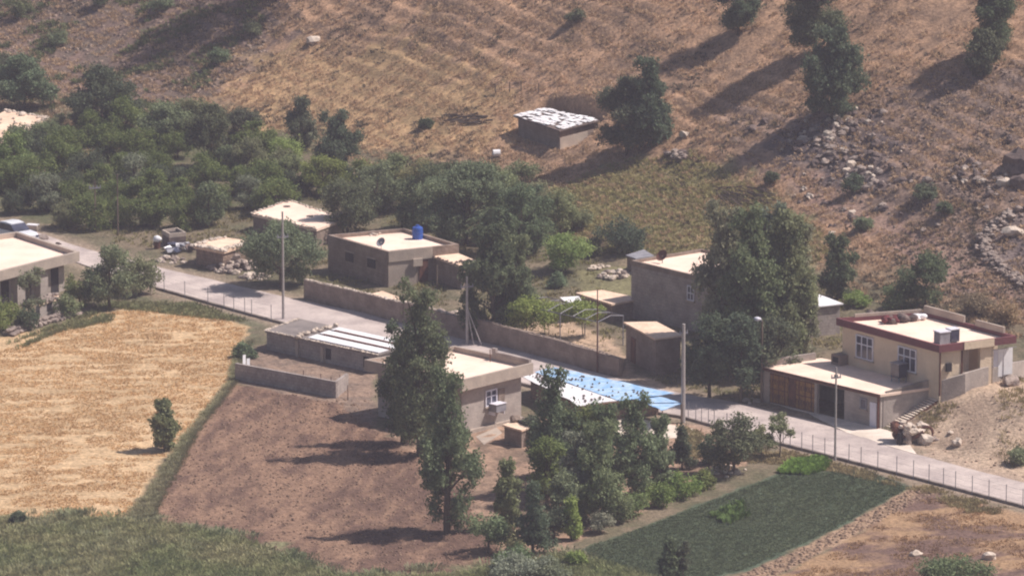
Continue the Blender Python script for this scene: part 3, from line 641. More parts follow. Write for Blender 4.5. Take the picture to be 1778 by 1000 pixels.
# --- stone hut
E_ = house('hut', 'ruined stone hut with a broken earth roof beside the road bend', 'hut', [(336, 426), (388, 436), (440, 419), (383, 411)], (386, 470), 'stone', 'mudroof', 0, .15, thick=.25)
mb = MB(); 
for a0, a1, b0, b1, s_ in ((0, 1, 0, .02, 1), (.9, 1, 0, 1, 2), (0, .1, 0, 1, 3)):
    q = sub(E_['q'], a0, a1, b0, b1); stones_along(mb, (*q[0], E_['zd']), (*q[2], E_['zd']), 24, .2, 40+s_, .2)
mb.build('roof_stones', M['palerock'], E_['root'])
rockpile('rubble_pile', 'tumbled stones fallen from the right end of the ruined hut', 'rubble', ground(408, 465), 70, 2.1, .3, ['rock', 'palerock', 'rock'], 32, .5)
rockpile('rubble_pile', 'pinkish stones piled on the road edge under the round tree', 'rubble', ground(446, 481), 30, 1.2, .24, ['palerock', 'rock'], 33, .4)
rockpile('rubble_pile', 'low mound of earth and stones on the roadside left of the ruined hut', 'rubble', ground(300, 452), 24, 1.3, .22, ['rock', 'palerock'], 34, .3)
# --- open cistern
D_ = house('cistern', 'small open-topped tank house with a white rim at the foot of the orchard', 'cistern', [(281, 399), (294, 406), (323, 403), (308, 395)], (295, 430), 'darkrock', 'dark', .22, 0, .14, 'concrete', thick=.1)  # dark wall colour paints the shade on it, dark deck the unlit inside
t = empty('oil_drum', ground(273, 430), 'round white drum beside the open cistern', 'drum')
p = ground(273, 432); mb = MB(); mb.tube([p+np.array([0, 0, h]) for h in (0, .7)], .26, 12); mb.build('body', M['rust'], t)
mb = MB(); mb.rock(p+np.array([0, 0, .8]), .33, 2, .8); mb.build('lid', M['white'], t, smooth=True)
t = empty('scrap_heap', ground(305, 437), 'tangle of white and blue sheet scrap in front of the cistern', 'scrap'); rr = random.Random(8)
for k, m_ in enumerate(('steel', 'glass', 'white', 'darkrock')):
    mb = MB(); 
    for i in range(4):
        p = ground(290+rr.random()*45, 430+rr.random()*12); a = rr.random()*3; mb.box(p+np.array([0, 0, .3]), (math.cos(a), math.sin(a), 0), (-math.sin(a)*.8, math.cos(a)*.8, .6), (0, 0, 1), (-.5, .5), (-.2, .2), (0, .04))
    mb.build('sheet', M[m_], t)

# --- left-hand houses
B_ = house('house', 'grey concrete house with a pale parapeted roof cut by the left edge of the photo', 'house', [(-95, 420), (-20, 476), (138, 437), (30, 402)], (-20, 545), 'render', 'roof', .4, 1.0, .3, 'concrete', thick=.35)
Wx = B_['W'][1]
for uc, w_, m_ in ((27, 20, 'render'), (67, 24, 'render')):
    s_ = Wx.st(uc, 500)[0]; mb = MB(); Wx.box(mb, (s_-.45, s_+.45), (-.5, B_['H']-.8), (.02, .6)); mb.build('pillar', M[m_], B_['root'])
for uc in (8, 47, 95):
    s_ = Wx.st(uc, 490)[0]; mb = MB(); Wx.box(mb, (s_-.45, s_+.45), (0, 2.0), (0, .03)); mb.build('opening', M['dark'], B_['root'])
C_ = house('shed', 'small whitewashed shed with a stone-covered roof in front of the left house', 'shed', [(60, 522), (68, 529), (109, 517), (96, 510)], (68, 558), 'render', 'mudroof', 0, .08, thick=.1, pad=.8)
mb = MB(); rr = random.Random(14)
for i in range(46):
    a, b = rr.random(), rr.random(); p = sub(C_['q'], a, a, b, b)[0]; mb.rock((p[0], p[1], C_['zd']+.08), rr.uniform(.12, .22), i)
mb.build('roof_stones', M['rock'], C_['root'])
Wx = C_['W'][1]; mb = MB(); Wx.box(mb, (.9, 1.5), (.6, 1.2), (0, .03)); mb.build('opening', M['dark'], C_['root'])
rw = empty('rubble_wall', ground(20, 585), 'low tumbled dry stone wall at the top edge of the golden field', 'wall'); mb = MB()
for (a, b) in (((15, 583), (60, 566)), ((60, 566), (135, 547))):
    stones_along(mb, ground(*a), ground(*b), 80, .24, int(a[0]), .35, .1); stones_along(mb, ground(*a), ground(*b), 50, .2, int(a[0])+1, .2, .38)
mb.build('stones', M['rock'], rw)
Y_ = house('house', 'weathered earth-roofed house at the far left edge above the orchard', 'house', [(-80, 235), (-8, 250), (84, 205), (10, 192)], (-8, 292), 'block', 'mudroof', 0, .25, thick=.3)
mb = MB()
for a0, a1, b0, b1, s_ in ((1, 1, 0, 1, 1), (0, 1, 1, 1, 3)):
    q = sub(Y_['q'], a0, a1, b0, b1); stones_along(mb, (*q[0], Y_['zd']), (*q[2], Y_['zd']), 30, .15, 50+s_, .3)
for i in range(20):
    a, b = rr.random(), rr.random(); p = sub(Y_['q'], a, a, b, b)[0]; mb.rock((p[0], p[1], Y_['zd']+.08), rr.uniform(.12, .3), i)
mb.build('roof_stones', M['palerock'], Y_['root'])

# --- big grey house right of the courtyard
R_ = house('house', 'tall grey brown house with a pale flat roof behind the big poplars', 'house', [(1096, 452), (1255, 490), (1395, 462), (1218, 432)], (1255, 588), 'block', 'roof', .22, 0, .2, 'mud')
W0 = R_['W'][0]; a, b, c, d = W0.rect(1200, 509, 12, 26); window(R_['root'], W0, (a, b, c, d), 'whitepaint', 2, .5)
s_ = 0; t = empty('satellite_dish', P3(1150, 455, R_['zd']), 'dark satellite dish at the front edge of the tall grey house roof', 'satellite dish')
p = P3(1150, 457, R_['zd']); c0 = p+np.array([0, 0, .55]); mb = MB(); mb.tube([c0, c0+dd*.03, c0+dd*.12], [.05, .3, .48], 14, False); mb.build('dish', M['rust'], t); mb = MB(); mb.tube([p, c0], .04); mb.build('stand', M['steel'], t)
X_ = house('annex', 'grey annex under a bright white metal roof right of the big poplars', 'annex', [(1330, 500), (1392, 535), (1465, 527), (1420, 510)], (1394, 588), 'block', 'white', 0, .2, thick=.08)
Q_ = house('store_room', 'low room with a sagging pale roof beside the iron pergola', 'store room', [(999, 508), (1062, 528), (1116, 518), (1045, 503)], (1062, 560), 'mud', 'mudroof', 0, .1, thick=.14)
t = empty('lean_to', P(990, 545, Q_['z0']), 'bright white sheet roof of a tiny lean-to left of the sagging roof', 'lean-to')
qq = quadpts([(972, 516), (983, 525), (1012, 525), (1005, 514)], Q_['zd']); mb = MB(); mb.prism(qq, Q_['zd']-.06, Q_['zd']); mb.build('roof', M['white'], t)
mb = MB(); mb.prism(inset(qq, .15), Q_['z0']-1, Q_['zd']-.063); mb.build('wall', M['mud'], t)
S_ = house('shed', 'low roadside shed with a wavy pale roof in front of the tall grey house', 'shed', [(1082, 559), (1137, 588), (1186, 582), (1140, 558)], (1137, 652), 'mud', 'mudroof', 0, .15, thick=.12)
Wx = S_['W'][0]; mb = MB(); Wx.box(mb, (1.0, 1.9), (0, 1.9), (0, .04)); mb.build('door', M['rust'], S_['root'])
V_ = house('shed', 'tiny shed with a grey tiled roof behind the left end of the tall grey house', 'shed', [(1086, 443), (1104, 449), (1136, 444), (1118, 433)], (1104, 478), 'mud', 'steel', 0, .1, thick=.08)
# --- hillside hut
U_ = house('hut', 'lone hut on the hillside with a white patched roof', 'hut', [(891, 201), (971, 227), (1041, 209), (946, 189)], (974, 262), 'mud', 'darkrock', 0, .35, thick=.12, pad=1.0)
mb = MB(); rr = random.Random(2)
for i in range(150):
    a, b = rr.random(), rr.random(); da, db = rr.uniform(.02, .06), rr.uniform(.03, .07); q = sub(U_['q'], max(a-da, 0), min(a+da, 1), max(b-db, 0), min(b+db, 1)); z_ = U_['zd']+.01+i*.0007; mb.prism(q, z_, z_+.03)
mb.build('roof_patches', M['white'], U_['root'])
Wx = U_['W'][1]; mb = MB(); Wx.box(mb, (0, Wx.L*.8), (-.4, .95), (.003, .05)); mb.build('pale_lower_wall', M['concrete'], U_['root'])  # paler slab over the lower part of the right-hand wall
# ------------------------------------------------------------------ the ground, one sheet split by what covers it
def axis(lo, a, b, hi, st, n): return np.concatenate([np.linspace(lo, a, n, endpoint=False), np.arange(a, b, st), np.linspace(b, hi, n+1)])
xs = axis(-300, -56, 56, 300, .27, 40); ys = axis(-480, -92, 120, 330, .27, 60)
X, Y = np.meshgrid(xs, ys)
Zt = Hs(X, Y)
dh = (X-HP[0])*HN[0]+(Y-HP[1])*HN[1]; dr = (X-RA[0])*rn[0]+(Y-RA[1])*rn[1]
hill = sst(-2, 6, dh)
n1 = fbm(X/1.3, Y/1.3, 11, 4); n2 = fbm(X/5, Y/5, 21, 4); n3 = fbm(X/14, Y/14, 31, 3)
C = lin((126, 112, 94))*(1-hill[..., None])+lin((180, 144, 116))*hill[..., None]
C2 = lin((98, 94, 74))*(1-hill[..., None])+lin((140, 114, 94))*hill[..., None]
k = sst(.3, .7, .6*n1+.4*n2)[..., None]; C = C*k+C2*(1-k)
rel = .05+.05*hill
own = np.zeros(X.shape, int)
fine = np.abs(X) < 300
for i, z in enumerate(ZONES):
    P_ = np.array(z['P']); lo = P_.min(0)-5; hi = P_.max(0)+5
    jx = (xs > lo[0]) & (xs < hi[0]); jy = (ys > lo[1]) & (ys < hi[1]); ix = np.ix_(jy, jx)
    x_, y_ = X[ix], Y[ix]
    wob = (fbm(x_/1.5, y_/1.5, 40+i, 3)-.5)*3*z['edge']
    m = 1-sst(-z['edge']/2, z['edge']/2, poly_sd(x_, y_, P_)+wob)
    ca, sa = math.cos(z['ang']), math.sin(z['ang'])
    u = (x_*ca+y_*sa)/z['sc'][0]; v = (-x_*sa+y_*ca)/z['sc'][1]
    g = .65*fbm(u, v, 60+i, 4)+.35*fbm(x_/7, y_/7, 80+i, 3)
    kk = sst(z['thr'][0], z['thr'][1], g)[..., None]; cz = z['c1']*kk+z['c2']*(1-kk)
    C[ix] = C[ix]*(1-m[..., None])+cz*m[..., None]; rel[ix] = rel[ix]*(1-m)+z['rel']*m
    if z['obj']: o_ = own[ix]; o_[m > .5] = i+1; own[ix] = o_
# animal tracks worn across the hillside
td = np.array([.5, -.87]); tn = np.array([.87, .5]); q = X*tn[0]+Y*tn[1]+(fbm(X/9, Y/9, 7, 3)-.5)*1.5
tr = (1-np.abs(np.mod(q/1.7, 1)*2-1)); tw = hill*sst(.33, .52, fbm(X/20+3, Y/20, 9, 2))*sst(6, 14, dh)
Zt = Zt+.2*tw*sst(.35, .9, tr)
C = C*(1+(.26*tw*(sst(.55, .95, tr)-.35))[..., None])
fm = flat_mask(X, Y)
pm = np.ones(X.shape)
for Pp, zz_, bl in [p for p in PADS if not callable(p[1])]: pm = np.minimum(pm, sst(-.2, .8, poly_sd(X, Y, Pp)))
mic = (fbm(X/.8, Y/.8, 90, 3)-.5)*2.4*rel+(fbm(X/3.2, Y/3.2, 95, 3)-.5)*3*rel*hill
mic = mic*fm*pm
edgew = ((np.abs(X) < 56) & (Y > -92) & (Y < 120))
Zt = Zt+mic*edgew - (1-fm)*.03
# shoulder of dust beside the road
sh = np.exp(-(poly_sd(X, Y, ROADPOLY)/1.3)**2)*.6; C = C*(1-sh[..., None])+lin((176, 154, 138))*sh[..., None]
def HT(x, y):                                        # height of the finished ground
    x = np.asarray(x, float); y = np.asarray(y, float)
    i = np.clip(np.searchsorted(xs, x)-1, 0, len(xs)-2); j = np.clip(np.searchsorted(ys, y)-1, 0, len(ys)-2)
    fx = np.clip((x-xs[i])/(xs[i+1]-xs[i]), 0, 1); fy = np.clip((y-ys[j])/(ys[j+1]-ys[j]), 0, 1)
    return (Zt[j, i]*(1-fx)+Zt[j, i+1]*fx)*(1-fy)+(Zt[j+1, i]*(1-fx)+Zt[j+1, i+1]*fx)*fy
def gt(u, v): return ground(u, v, HT)
nx, ny = len(xs), len(ys)
V = np.stack([X, Y, Zt], -1).reshape(-1, 3); Cf = C.reshape(-1, 3)
ii = (np.arange(ny-1)[:, None]*nx+np.arange(nx-1)[None, :]); F = np.stack([ii, ii+1, ii+nx+1, ii+nx], -1)
ow = own[:-1, :-1]; hl = dh[:-1, :-1] > 1.5
def land(name, mask):
    f = F[mask]; use, inv = np.unique(f, return_inverse=True)
    o = mesh_np(name, V[use], inv.reshape(f.shape), M['land'], Cf[use], smooth=True); o['kind'] = 'structure'; return o
land('hillside', (ow == 0) & hl); land('ground', (ow == 0) & ~hl)
for i, z in enumerate(ZONES):
    if z['obj']: land(z['obj'], ow == i+1)
# ------------------------------------------------------------------ road
n = 7; Vr = []; 
for i in range(len(us)):
    for j in range(n):
        t = j/(n-1); p = RN[i]*(1-t)+RF[i]*t; Vr.append((p[0], p[1], float(Hs(p[0], p[1]))+.035+.03*(1-(2*t-1)**2)))
Fr = [(i*n+j, (i+1)*n+j, (i+1)*n+j+1, i*n+j+1) for i in range(len(us)-1) for j in range(n-1)]
mb = MB(); mb.add(Vr, Fr); o = mb.build('road', M['asphalt'], smooth=True); o['kind'] = 'structure'
mb = MB()
for i in range(len(us)-1):
    if us[i] < 262: continue
    a, b = RN[i].copy(), RN[i+1].copy(); W = Wall(a, b, float(Hs(a[0], a[1]))); dz = float(Hs(b[0], b[1]))-W.p0[2]
    vs = []
    for s_, z_ in ((0, 0), (W.L, dz)):
        for t_ in (-.5, .16):
            for n_ in (-.02, .2): vs.append(W.p0+W.U*s_+W.V*(z_+t_)+W.N*n_)
    mb.add(vs, [(0, 1, 3, 2), (4, 6, 7, 5), (1, 5, 7, 3), (0, 2, 6, 4), (2, 3, 7, 6)])
o = mb.build('kerb', M['kerb']); o['kind'] = 'structure'
def sheet_px(name, px, lift, mat):
    g = [gnd(u, v) for u, v in px]; mb = MB(); mb.prism([p[:2] for p in g], [p[2]-.3 for p in g], [p[2]+lift for p in g]); o = mb.build(name, mat); o['kind'] = 'structure'; return o
sheet_px('pavement', [(1326, 696), (1404, 718), (1470, 752), (1545, 776), (1592, 790), (1572, 762), (1541, 748)], .06, M['pavement'])
sheet_px('yard_slab', [(862, 742), (872, 752), (840, 772), (826, 758)], .03, M['concrete'])
sheet_px('concrete_apron', [(1045, 728), (1080, 722), (1205, 745), (1190, 760), (1085, 765)], .04, M['pavement'])

# ------------------------------------------------------------------ roadside fence
def fence(px, name, label, cat, h=1.35, wires=(.5, .9, 1.25), mat='steel', rad=.028):
    g0 = gt(*px[0]); r = empty(name, g0, label, cat); tops = []
    for u, v in px:
        p = gt(u, v); mb = MB(); mb.tube([p-np.array([0, 0, .3]), p+np.array([0, 0, h])], rad, 5); mb.build('post', M[mat], r); tops.append(p)
    for q in wires:
        mb = MB()
        for a, b in zip(tops[:-1], tops[1:]): mb.tube([a+np.array([0, 0, q]), (a+b)/2+np.array([0, 0, q-.03]), b+np.array([0, 0, q])], .006, 3, False)
        mb.build('wire', M['steel'], r)
def kv(u): return float(np.interp(u, *zip(*NEAR)))+2.5
fence([(u, kv(u)) for u in (285, 321, 361, 389, 406, 425, 437, 471)], 'wire_fence', 'wire fence on thin posts along the road above the golden field', 'fence')
fence([(u, kv(u)) for u in (1195, 1208, 1218, 1230, 1240, 1262, 1290, 1318, 1340, 1360, 1372, 1392, 1411, 1432, 1474, 1495, 1524, 1557, 1586, 1613, 1638, 1659, 1688, 1717, 1747, 1776)], 'wire_fence', 'wire fence on thin posts along the road above the green crop', 'fence')
fence([(527, 668), (557, 674), (575, 679), (590, 676), (604, 694)], 'wire_fence', 'short leaning wire fence closing the right side of the pen', 'fence', 1.1, (.5, .9), 'rust')
fence([(860, 163), (885, 160), (905, 158), (935, 163)], 'wire_fence', 'old dark wire fence on the slope above the hillside hut', 'fence', .9, (.4, .8), 'wood', .05)

# ------------------------------------------------------------------ poles
def pole(label, u, vb, vt, r=.11, mat='pole', arm=None, lamp=False, stay=None, group='utility poles of the village'):
    p = gt(u, vb); m = mpp(p); H = (vb-vt)*m/math.cos(PITCH); t = empty('utility_pole', p, label, 'utility pole', group)
    mb = MB(); mb.tube([p+np.array([0, 0, h]) for h in (-.5, H)], [r, r*.65], 8); mb.build('shaft', M[mat], t)
    for k, (va, wd) in enumerate(arm or []):
        z_ = (vb-va)*m/math.cos(PITCH); mb = MB(); mb.box(p+np.array([0, 0, z_]), (.95, .31, 0), (-.31, .95, 0), (0, 0, 1), (-wd, wd), (-.05, .05), (-.05, .05)); a = mb.build('crossarm', M['steel'], t)
        for x in (-wd*.9, -wd*.3, wd*.3, wd*.9):
            c = p+np.array([.95*x, .31*x, z_+.05]); mb = MB(); mb.tube([c, c+np.array([0, 0, .18])], [.05, .035], 6); mb.build('insulator', M['steel'], a)
    if lamp:
        mb = MB(); mb.tube([p+np.array([0, 0, H-.05]), p+np.array([-.25, -.15, H+.15])], .035, 5); a = mb.build('lamp_arm', M['steel'], t)
        mb = MB(); mb.rock(p+np.array([-.35, -.2, H+.15]), .24, 2, .55); mb.build('lamp_head', M['whitepaint'], a, smooth=True)
    for (du, dv) in stay or []:
        g = gt(u+du, vb+dv); mb = MB(); mb.tube([p+np.array([0, 0, H*.55]), g], .045, 5); mb.build('stay', M[mat], t)
pole('tall slim grey pole at the roadside above the felt-roofed shed', 492, 555, 368, .11, 'pole', [(412, .45)])
pole('pole with two slanting stays in front of the thick leafy tree', 811, 599, 480, .12, 'pole', [(498, .5)], stay=[(12, 2), (26, 3)])
pole('thin dark pole rising from the long brown wall', 1037, 648, 503, .06, 'rust')
pole('thick pale pole at the end of the blue tarpaulin shed', 1186, 734, 562, .17, 'pole', [(578, .3)])
pole('brown lamp pole with a white lamp head before the big poplars', 1322, 698, 556, .1, 'wood', lamp=True)
pole('slim pole with a small crossarm in front of the ochre gates', 1450, 799, 637, .09, 'pole', [(655, .35)])
pole('thin pole with white insulators standing in the orchard front', 166, 402, 312, .07, 'wood', [(327, .5)])
pole('bare thin pole in the orchard just right of the one with insulators', 205, 410, 303, .07, 'wood')
pole('short brown post in the garden left of the tall grey house', 1104, 545, 478, .08, 'rust')

# ------------------------------------------------------------------ iron pergola
zp = Q_['z0']+2.0; pr = empty('pergola', P(1010, 580, Q_['z0']), 'bare grey iron pergola frame over the courtyard', 'pergola')
A, B, C_2, D = [P(u, v, zp) for u, v in ((908, 530), (950, 516), (1082, 548), (1038, 559))]
mb = MB(); mb.tube([A, D], .045, 5); mb.tube([B, C_2], .045, 5); mb.build('side_rail', M['steel'], pr)
for k in range(7):
    t_ = k/6; a = A*(1-t_)+D*t_; b = B*(1-t_)+C_2*t_; mb = MB(); mb.tube([a, (a+b)/2+np.array([0, 0, .25]), b], .035, 5); mb.build('hoop', M['steel'], pr)
for p in (A, B, C_2, D, (A+D)/2, (B+C_2)/2):
    mb = MB(); mb.tube([(p[0], p[1], float(HT(p[0], p[1]))-.3), p], .045, 5); mb.build('post', M['steel'], pr)

# ------------------------------------------------------------------ parked pickup
def pickup():
    g = gt(22, 418); r = empty('pickup', g, 'white double-cab pickup parked on the road at the left edge', 'pickup')
    ang = math.atan2(rd[1], rd[0]); U = np.array([math.cos(ang), math.sin(ang), 0]); N = np.array([-math.sin(ang), math.cos(ang), 0]); Zv = np.array([0, 0, 1.])
    def loft(secs, mat, name, par=r):
        mb = MB(); vs = []
        for x, y, za, zb in secs: vs += [g+U*x+N*(-y)+Zv*za, g+U*x+N*y+Zv*za, g+U*x+N*(y*.93)+Zv*zb, g+U*x-N*(y*.93)+Zv*zb]
        fs = [(i*4+k, i*4+(k+1) % 4, i*4+4+(k+1) % 4, i*4+4+k) for i in range(len(secs)-1) for k in range(4)]+[(3, 2, 1, 0), tuple(len(secs)*4-4+k for k in range(4))]
        mb.add(vs, fs); return mb.build(name, mat, par)
    body = loft([(-2.6, .8, .5, .9), (-2.5, .88, .42, 1.0), (-.8, .9, .4, 1.02), (1.2, .9, .4, 1.02), (2.2, .88, .42, .95), (2.55, .78, .48, .8)], M['carpaint'], 'body')
    loft([(-.95, .8, 1.02, 1.1), (-.75, .78, 1.02, 1.52), (.7, .78, 1.02, 1.54), (1.35, .8, 1.0, 1.06)], M['glass'], 'windows')
    loft([(-.8, .7, 1.52, 1.6), (.0, .74, 1.545, 1.66), (.72, .68, 1.53, 1.6)], M['carpaint'], 'cab_roof')
    mb = MB(); mb.box(g, U, N, Zv, (-2.45, -1.05), (-.72, .72), (1.0, 1.035)); mb.build('load_bed', M['dark'], body)
    for x in (-1.6, 1.65):
        for y in (-.84, .84):
            c = g+U*x+N*y+Zv*.36; mb = MB(); mb.tube([c-N*.12, c+N*.12], .36, 14); w_ = mb.build('wheel', M['tyre'], r)
            mb = MB(); mb.tube([c-N*.13, c+N*.13], .19, 10); mb.build('rim', M['steel'], w_)
    for y in (-.62, .62):
        mb = MB(); mb.box(g, U, N, Zv, (2.5, 2.57), (y-.14, y+.14), (.62, .78)); mb.build('headlight', M['glass'], r)
    mb = MB(); mb.box(g, U, N, Zv, (2.5, 2.68), (-.8, .8), (.36, .52)); mb.build('bumper', M['steel'], r)
pickup()
for u, v, s_, l in ((57, 401, .55, 'white boxy fridge lying on the verge behind the pickup'), ):
    g = gt(u, v); t = empty('fridge', g, l, 'fridge'); mb = MB(); mb.box(g, (.94, -.34, 0), (.34, .94, 0), (0, 0, 1), (-.5, .5), (-.3, .3), (0, .5)); mb.build('body', M['concrete'], t)
    mb = MB(); mb.box(g, (.94, -.34, 0), (.34, .94, 0), (0, 0, 1), (-.5, .5), (-.32, .3), (.503, .56)); mb.build('door', M['white'], t)
for u, v, r_, m_, l, sd_ in ((75, 416, .5, 'rock', 'rounded grey boulder right of the parked pickup', 3), (101, 426, .3, 'darkrock', 'small dark boulder on the road edge behind the left house', 4),
        (545, 74, .55, 'palerock', 'single pale boulder high on the golden slope', 5), (1187, 238, .5, 'palerock', 'flat bright slab lying on the hill right of the twin-crowned tree', 6),
        (1768, 292, 1.6, 'darkrock', 'big dark rounded boulder at the right edge of the hill', 7), (1760, 408, .75, 'palerock', 'bright triangular rock inside the curved bank', 8),
        (1745, 322, .6, 'palerock', 'pale flat rock on the scree left of the dark boulder', 9), (1775, 325, .9, 'darkrock', 'dark rock just below the big rounded boulder', 10),
        (1608, 768, .62, 'palerock', 'pale boulder at the foot of the scrap heap by the steps', 11), (1662, 772, .5, 'palerock', 'long pale rock on the bare slope right of the scrap heap', 12), (1650, 753, .25, 'palerock', 'small pale rock above the long one on the bare slope', 13),
        (1755, 668, .7, 'rock', 'boulder cluster under the right-hand retaining wall', 14), (1590, 964, .38, 'palerock', 'pale rock at the lower end of the fallow field', 15), (1718, 970, .5, 'palerock', 'flat pale rock beside the round bush at the bottom', 16)):
    g = gt(u, v); mb = MB(); mb.rock(g+np.array([0, 0, r_*.3]), r_, sd_, .7); o = mb.build('boulder', M[m_], None, loc=g); tag(o, l, 'boulder')
g = gt(862, 273); t = MB(); t.tube([g+np.array([0, 0, .35])+np.array([x, .2*x, 0]) for x in (-.3, .3)], [.3, .3], 10); o = t.build('barrel', M['white'], None, loc=g); tag(o, 'white barrel lying in the grass left of the hillside hut', 'barrel')
# scrap heap by the steps
g = gt(1580, 768); t = empty('scrap_heap', g, 'heap of rubble, rusty sheet and an old wheel at the foot of the steps', 'scrap heap')
mb = MB(); rr = random.Random(77)
for i in range(26): mb.rock(g+np.array([rr.uniform(-.7, 1.0), rr.uniform(-.6, .6), rr.uniform(.7, 1.3)]), rr.uniform(.16, .38), i)
mb.build('pale_stones', M['palerock'], t)
mb = MB(); mb.tube([g+np.array([-1.0+1.9*k/8, -.5, .95-.5*math.sin(k/8*3.0)]) for k in range(9)], .16, 6); 
for i in range(9): mb.rock(g+np.array([rr.uniform(-1.1, -.3), rr.uniform(-.4, .8), rr.uniform(.4, 1.2)]), rr.uniform(.3, .45), i+60)
mb.build('dark_sheet', M['rust'], t)
for x, m_ in ((-.75, 'dark'), (-.15, 'rock')):
    mb = MB(); c = g+np.array([x, -.65, 0]); mb.tube([c-np.array([0, 0, .5]), c+np.array([0, 0, .85])], [.26, .2], 8); mb.build('stump', M[m_], t)
mb = MB(); c = g+np.array([1.15, -.2, .75]); mb.tube([c+np.array([.42*math.cos(a), .1*math.sin(a), .42*math.sin(a)]) for a in np.linspace(0, 6.283, 15)], .1, 6, False); mb.build('wheel', M['rust'], t)
mb = MB()
for i in range(14): mb.rock(g+np.array([rr.uniform(-.4, 1.9), rr.uniform(-.6, .6), rr.uniform(0, .4)]), rr.uniform(.2, .4), i+90)
mb.build('stones', M['rock'], t)
# retaining walls by the cream house
strip_wall('retaining_wall', 'grey retaining wall under the curtained porch of the cream house', 'wall', [(1634, 697, 1.55), (1672, 683, 1.45), (1712, 668, 1.3)], .25, 'render', use=HT)
strip_wall('retaining_wall', 'grey retaining wall below the hung sheets at the right edge', 'wall', [(1721, 664, 1.1), (1750, 659, 1.2), (1800, 650, 1.2)], .25, 'render', use=HT)
c = gt(1629, 690); mb = MB(); mb.tube([c, c+np.array([0, 0, .85])], .2, 8); o = mb.build('gate_post', M['whitepaint'], None, loc=c); tag(o, 'short white post at the top of the steps', 'post')
# eroded bank at the right edge built as a stone ring, and timber, reeds
sc_ = empty('bank_stones', gt(1740, 470), 'curved eroded bank at the right edge of the hill, built as a stone ring', 'stone wall'); mb = MB()
pts = [(1778, 362), (1740, 385), (1712, 410), (1708, 432), (1725, 455), (1755, 480), (1790, 500)]
for a, b in zip(pts[:-1], pts[1:]):
    A, B = gt(*a), gt(*b); stones_along(mb, A, B, 34, .22, a[0], .7, .05); stones_along(mb, A, B, 16, .2, a[0]+1, .4, .25)
mb.build('stones', M['rock'], sc_)
def sticks(name, label, cat, u0, v0, u1, v1, n, ln, mat, seed, ang0=0.3, r=.05):
    g = gt((u0+u1)/2, (v0+v1)/2); mb = MB(); rr = random.Random(seed)
    for i in range(n):
        p = gt(u0+(u1-u0)*rr.random(), v0+(v1-v0)*rr.random())+np.array([0, 0, .1+.25*rr.random()]); a = ang0+rr.gauss(0, .15); L = ln*rr.uniform(.6, 1.1)
        q = p+np.array([math.cos(a)*L, math.sin(a)*L, 0]); q[2] = float(HT(q[0], q[1]))+.15+.2*rr.random(); mb.tube([p, q], r, 5)
    o = mb.build(name, M[mat], None, loc=g); tag(o, label, cat)
sticks('timber_pile', 'scattered weathered timbers lying left of the hillside hut', 'timber', 770, 204, 825, 218, 12, 2.0, 'wood', 5, -.5, .08)
sticks('pole_bundle', 'bundle of pale thin poles lying on the slope above the big poplars', 'poles', 1240, 330, 1320, 352, 38, 2.6, 'wood', 6, -1.0, .04)
sticks('branch_pile', 'pale branches piled beside the tiny tiled shed', 'branches', 1000, 425, 1040, 440, 16, 1.8, 'wood', 7, .8, .05)
rockpile('rubble_pile', 'white rubble and rags behind the courtyard garden', 'rubble', gt(1066, 478), 34, 1.3, .26, ['palerock', 'palerock', 'rock'], 51, .5)
rockpile('rubble_pile', 'small pile of grey stones below the bright slab on the hill', 'rubble', gt(1180, 270), 34, 1.3, .28, ['rock', 'darkrock'], 52, .35)
rockpile('rubble_pile', 'pale stones under the dark round bush left of the pergola', 'rubble', gt(1040, 465), 18, .9, .2, ['palerock'], 53, .3)
rockpile('rubble_pile', 'pale stones and litter under the roadside garden trees', 'rubble', gt(1262, 818), 26, 1.6, .2, ['palerock', 'palerock'], 54, .25)
rockpile('rubble_pile', 'stones piled at the left corner of the garage', 'rubble', gt(1304, 697), 12, .7, .2, ['palerock'], 55, .25)
# loose rocks of the rubble slope: individual repeats sharing four shapes
protos = []
for i, m_ in enumerate(('rock', 'palerock', 'darkrock', 'rock', 'darkrock')):
    mb = MB(); mb.rock((0, 0, 0), 1, 200+i, .7); o = mb.build('rock', M[m_]); protos.append(o)
used_p = set()
def scatter_rocks(n, blobs, label, group, seed, rmin, rmax):
    rr = random.Random(seed)
    for i in range(n):
        cu, cv, su, sv = rr.choice(blobs); u = rr.gauss(cu, su); v = rr.gauss(cv, sv)
        if u > 1790 or v < 0: continue
        p = gt(u, v); k = rr.choice([0, 0, 1, 1, 2, 2, 3, 3, 4, 4]); o = protos[k]
        if k in used_p: o = o.copy(); COL.objects.link(o)
        used_p.add(k); s_ = rmin+(rmax-rmin)*rr.random()**2
        o.location = p+np.array([0, 0, s_*.2]); o.scale = (s_, s_*rr.uniform(.7, 1.2), s_*rr.uniform(.7, 1.1)); o.rotation_euler = (0, 0, rr.random()*6.28)
        tag(o, label, 'rock', group)
scatter_rocks(230, [(1455, 232, 50, 22), (1400, 240, 30, 16), (1490, 275, 45, 30), (1470, 212, 32, 12), (1500, 310, 50, 25)], 'loose angular rock in the rubble heap below the leafy hill tree', 'rocks of the rubble heap', 1, .14, .5)
scatter_rocks(44, [(1690, 305, 22, 20), (1745, 345, 25, 20), (1690, 300, 14, 14)], 'loose rock on the scree near the big dark boulder', 'rocks of the right-hand scree', 2, .13, .45)
scatter_rocks(44, [(1600, 340, 90, 60), (1560, 380, 80, 40)], 'small loose rock between the rubble heap and the curved bank', 'rocks of the bare slope', 3, .12, .34)
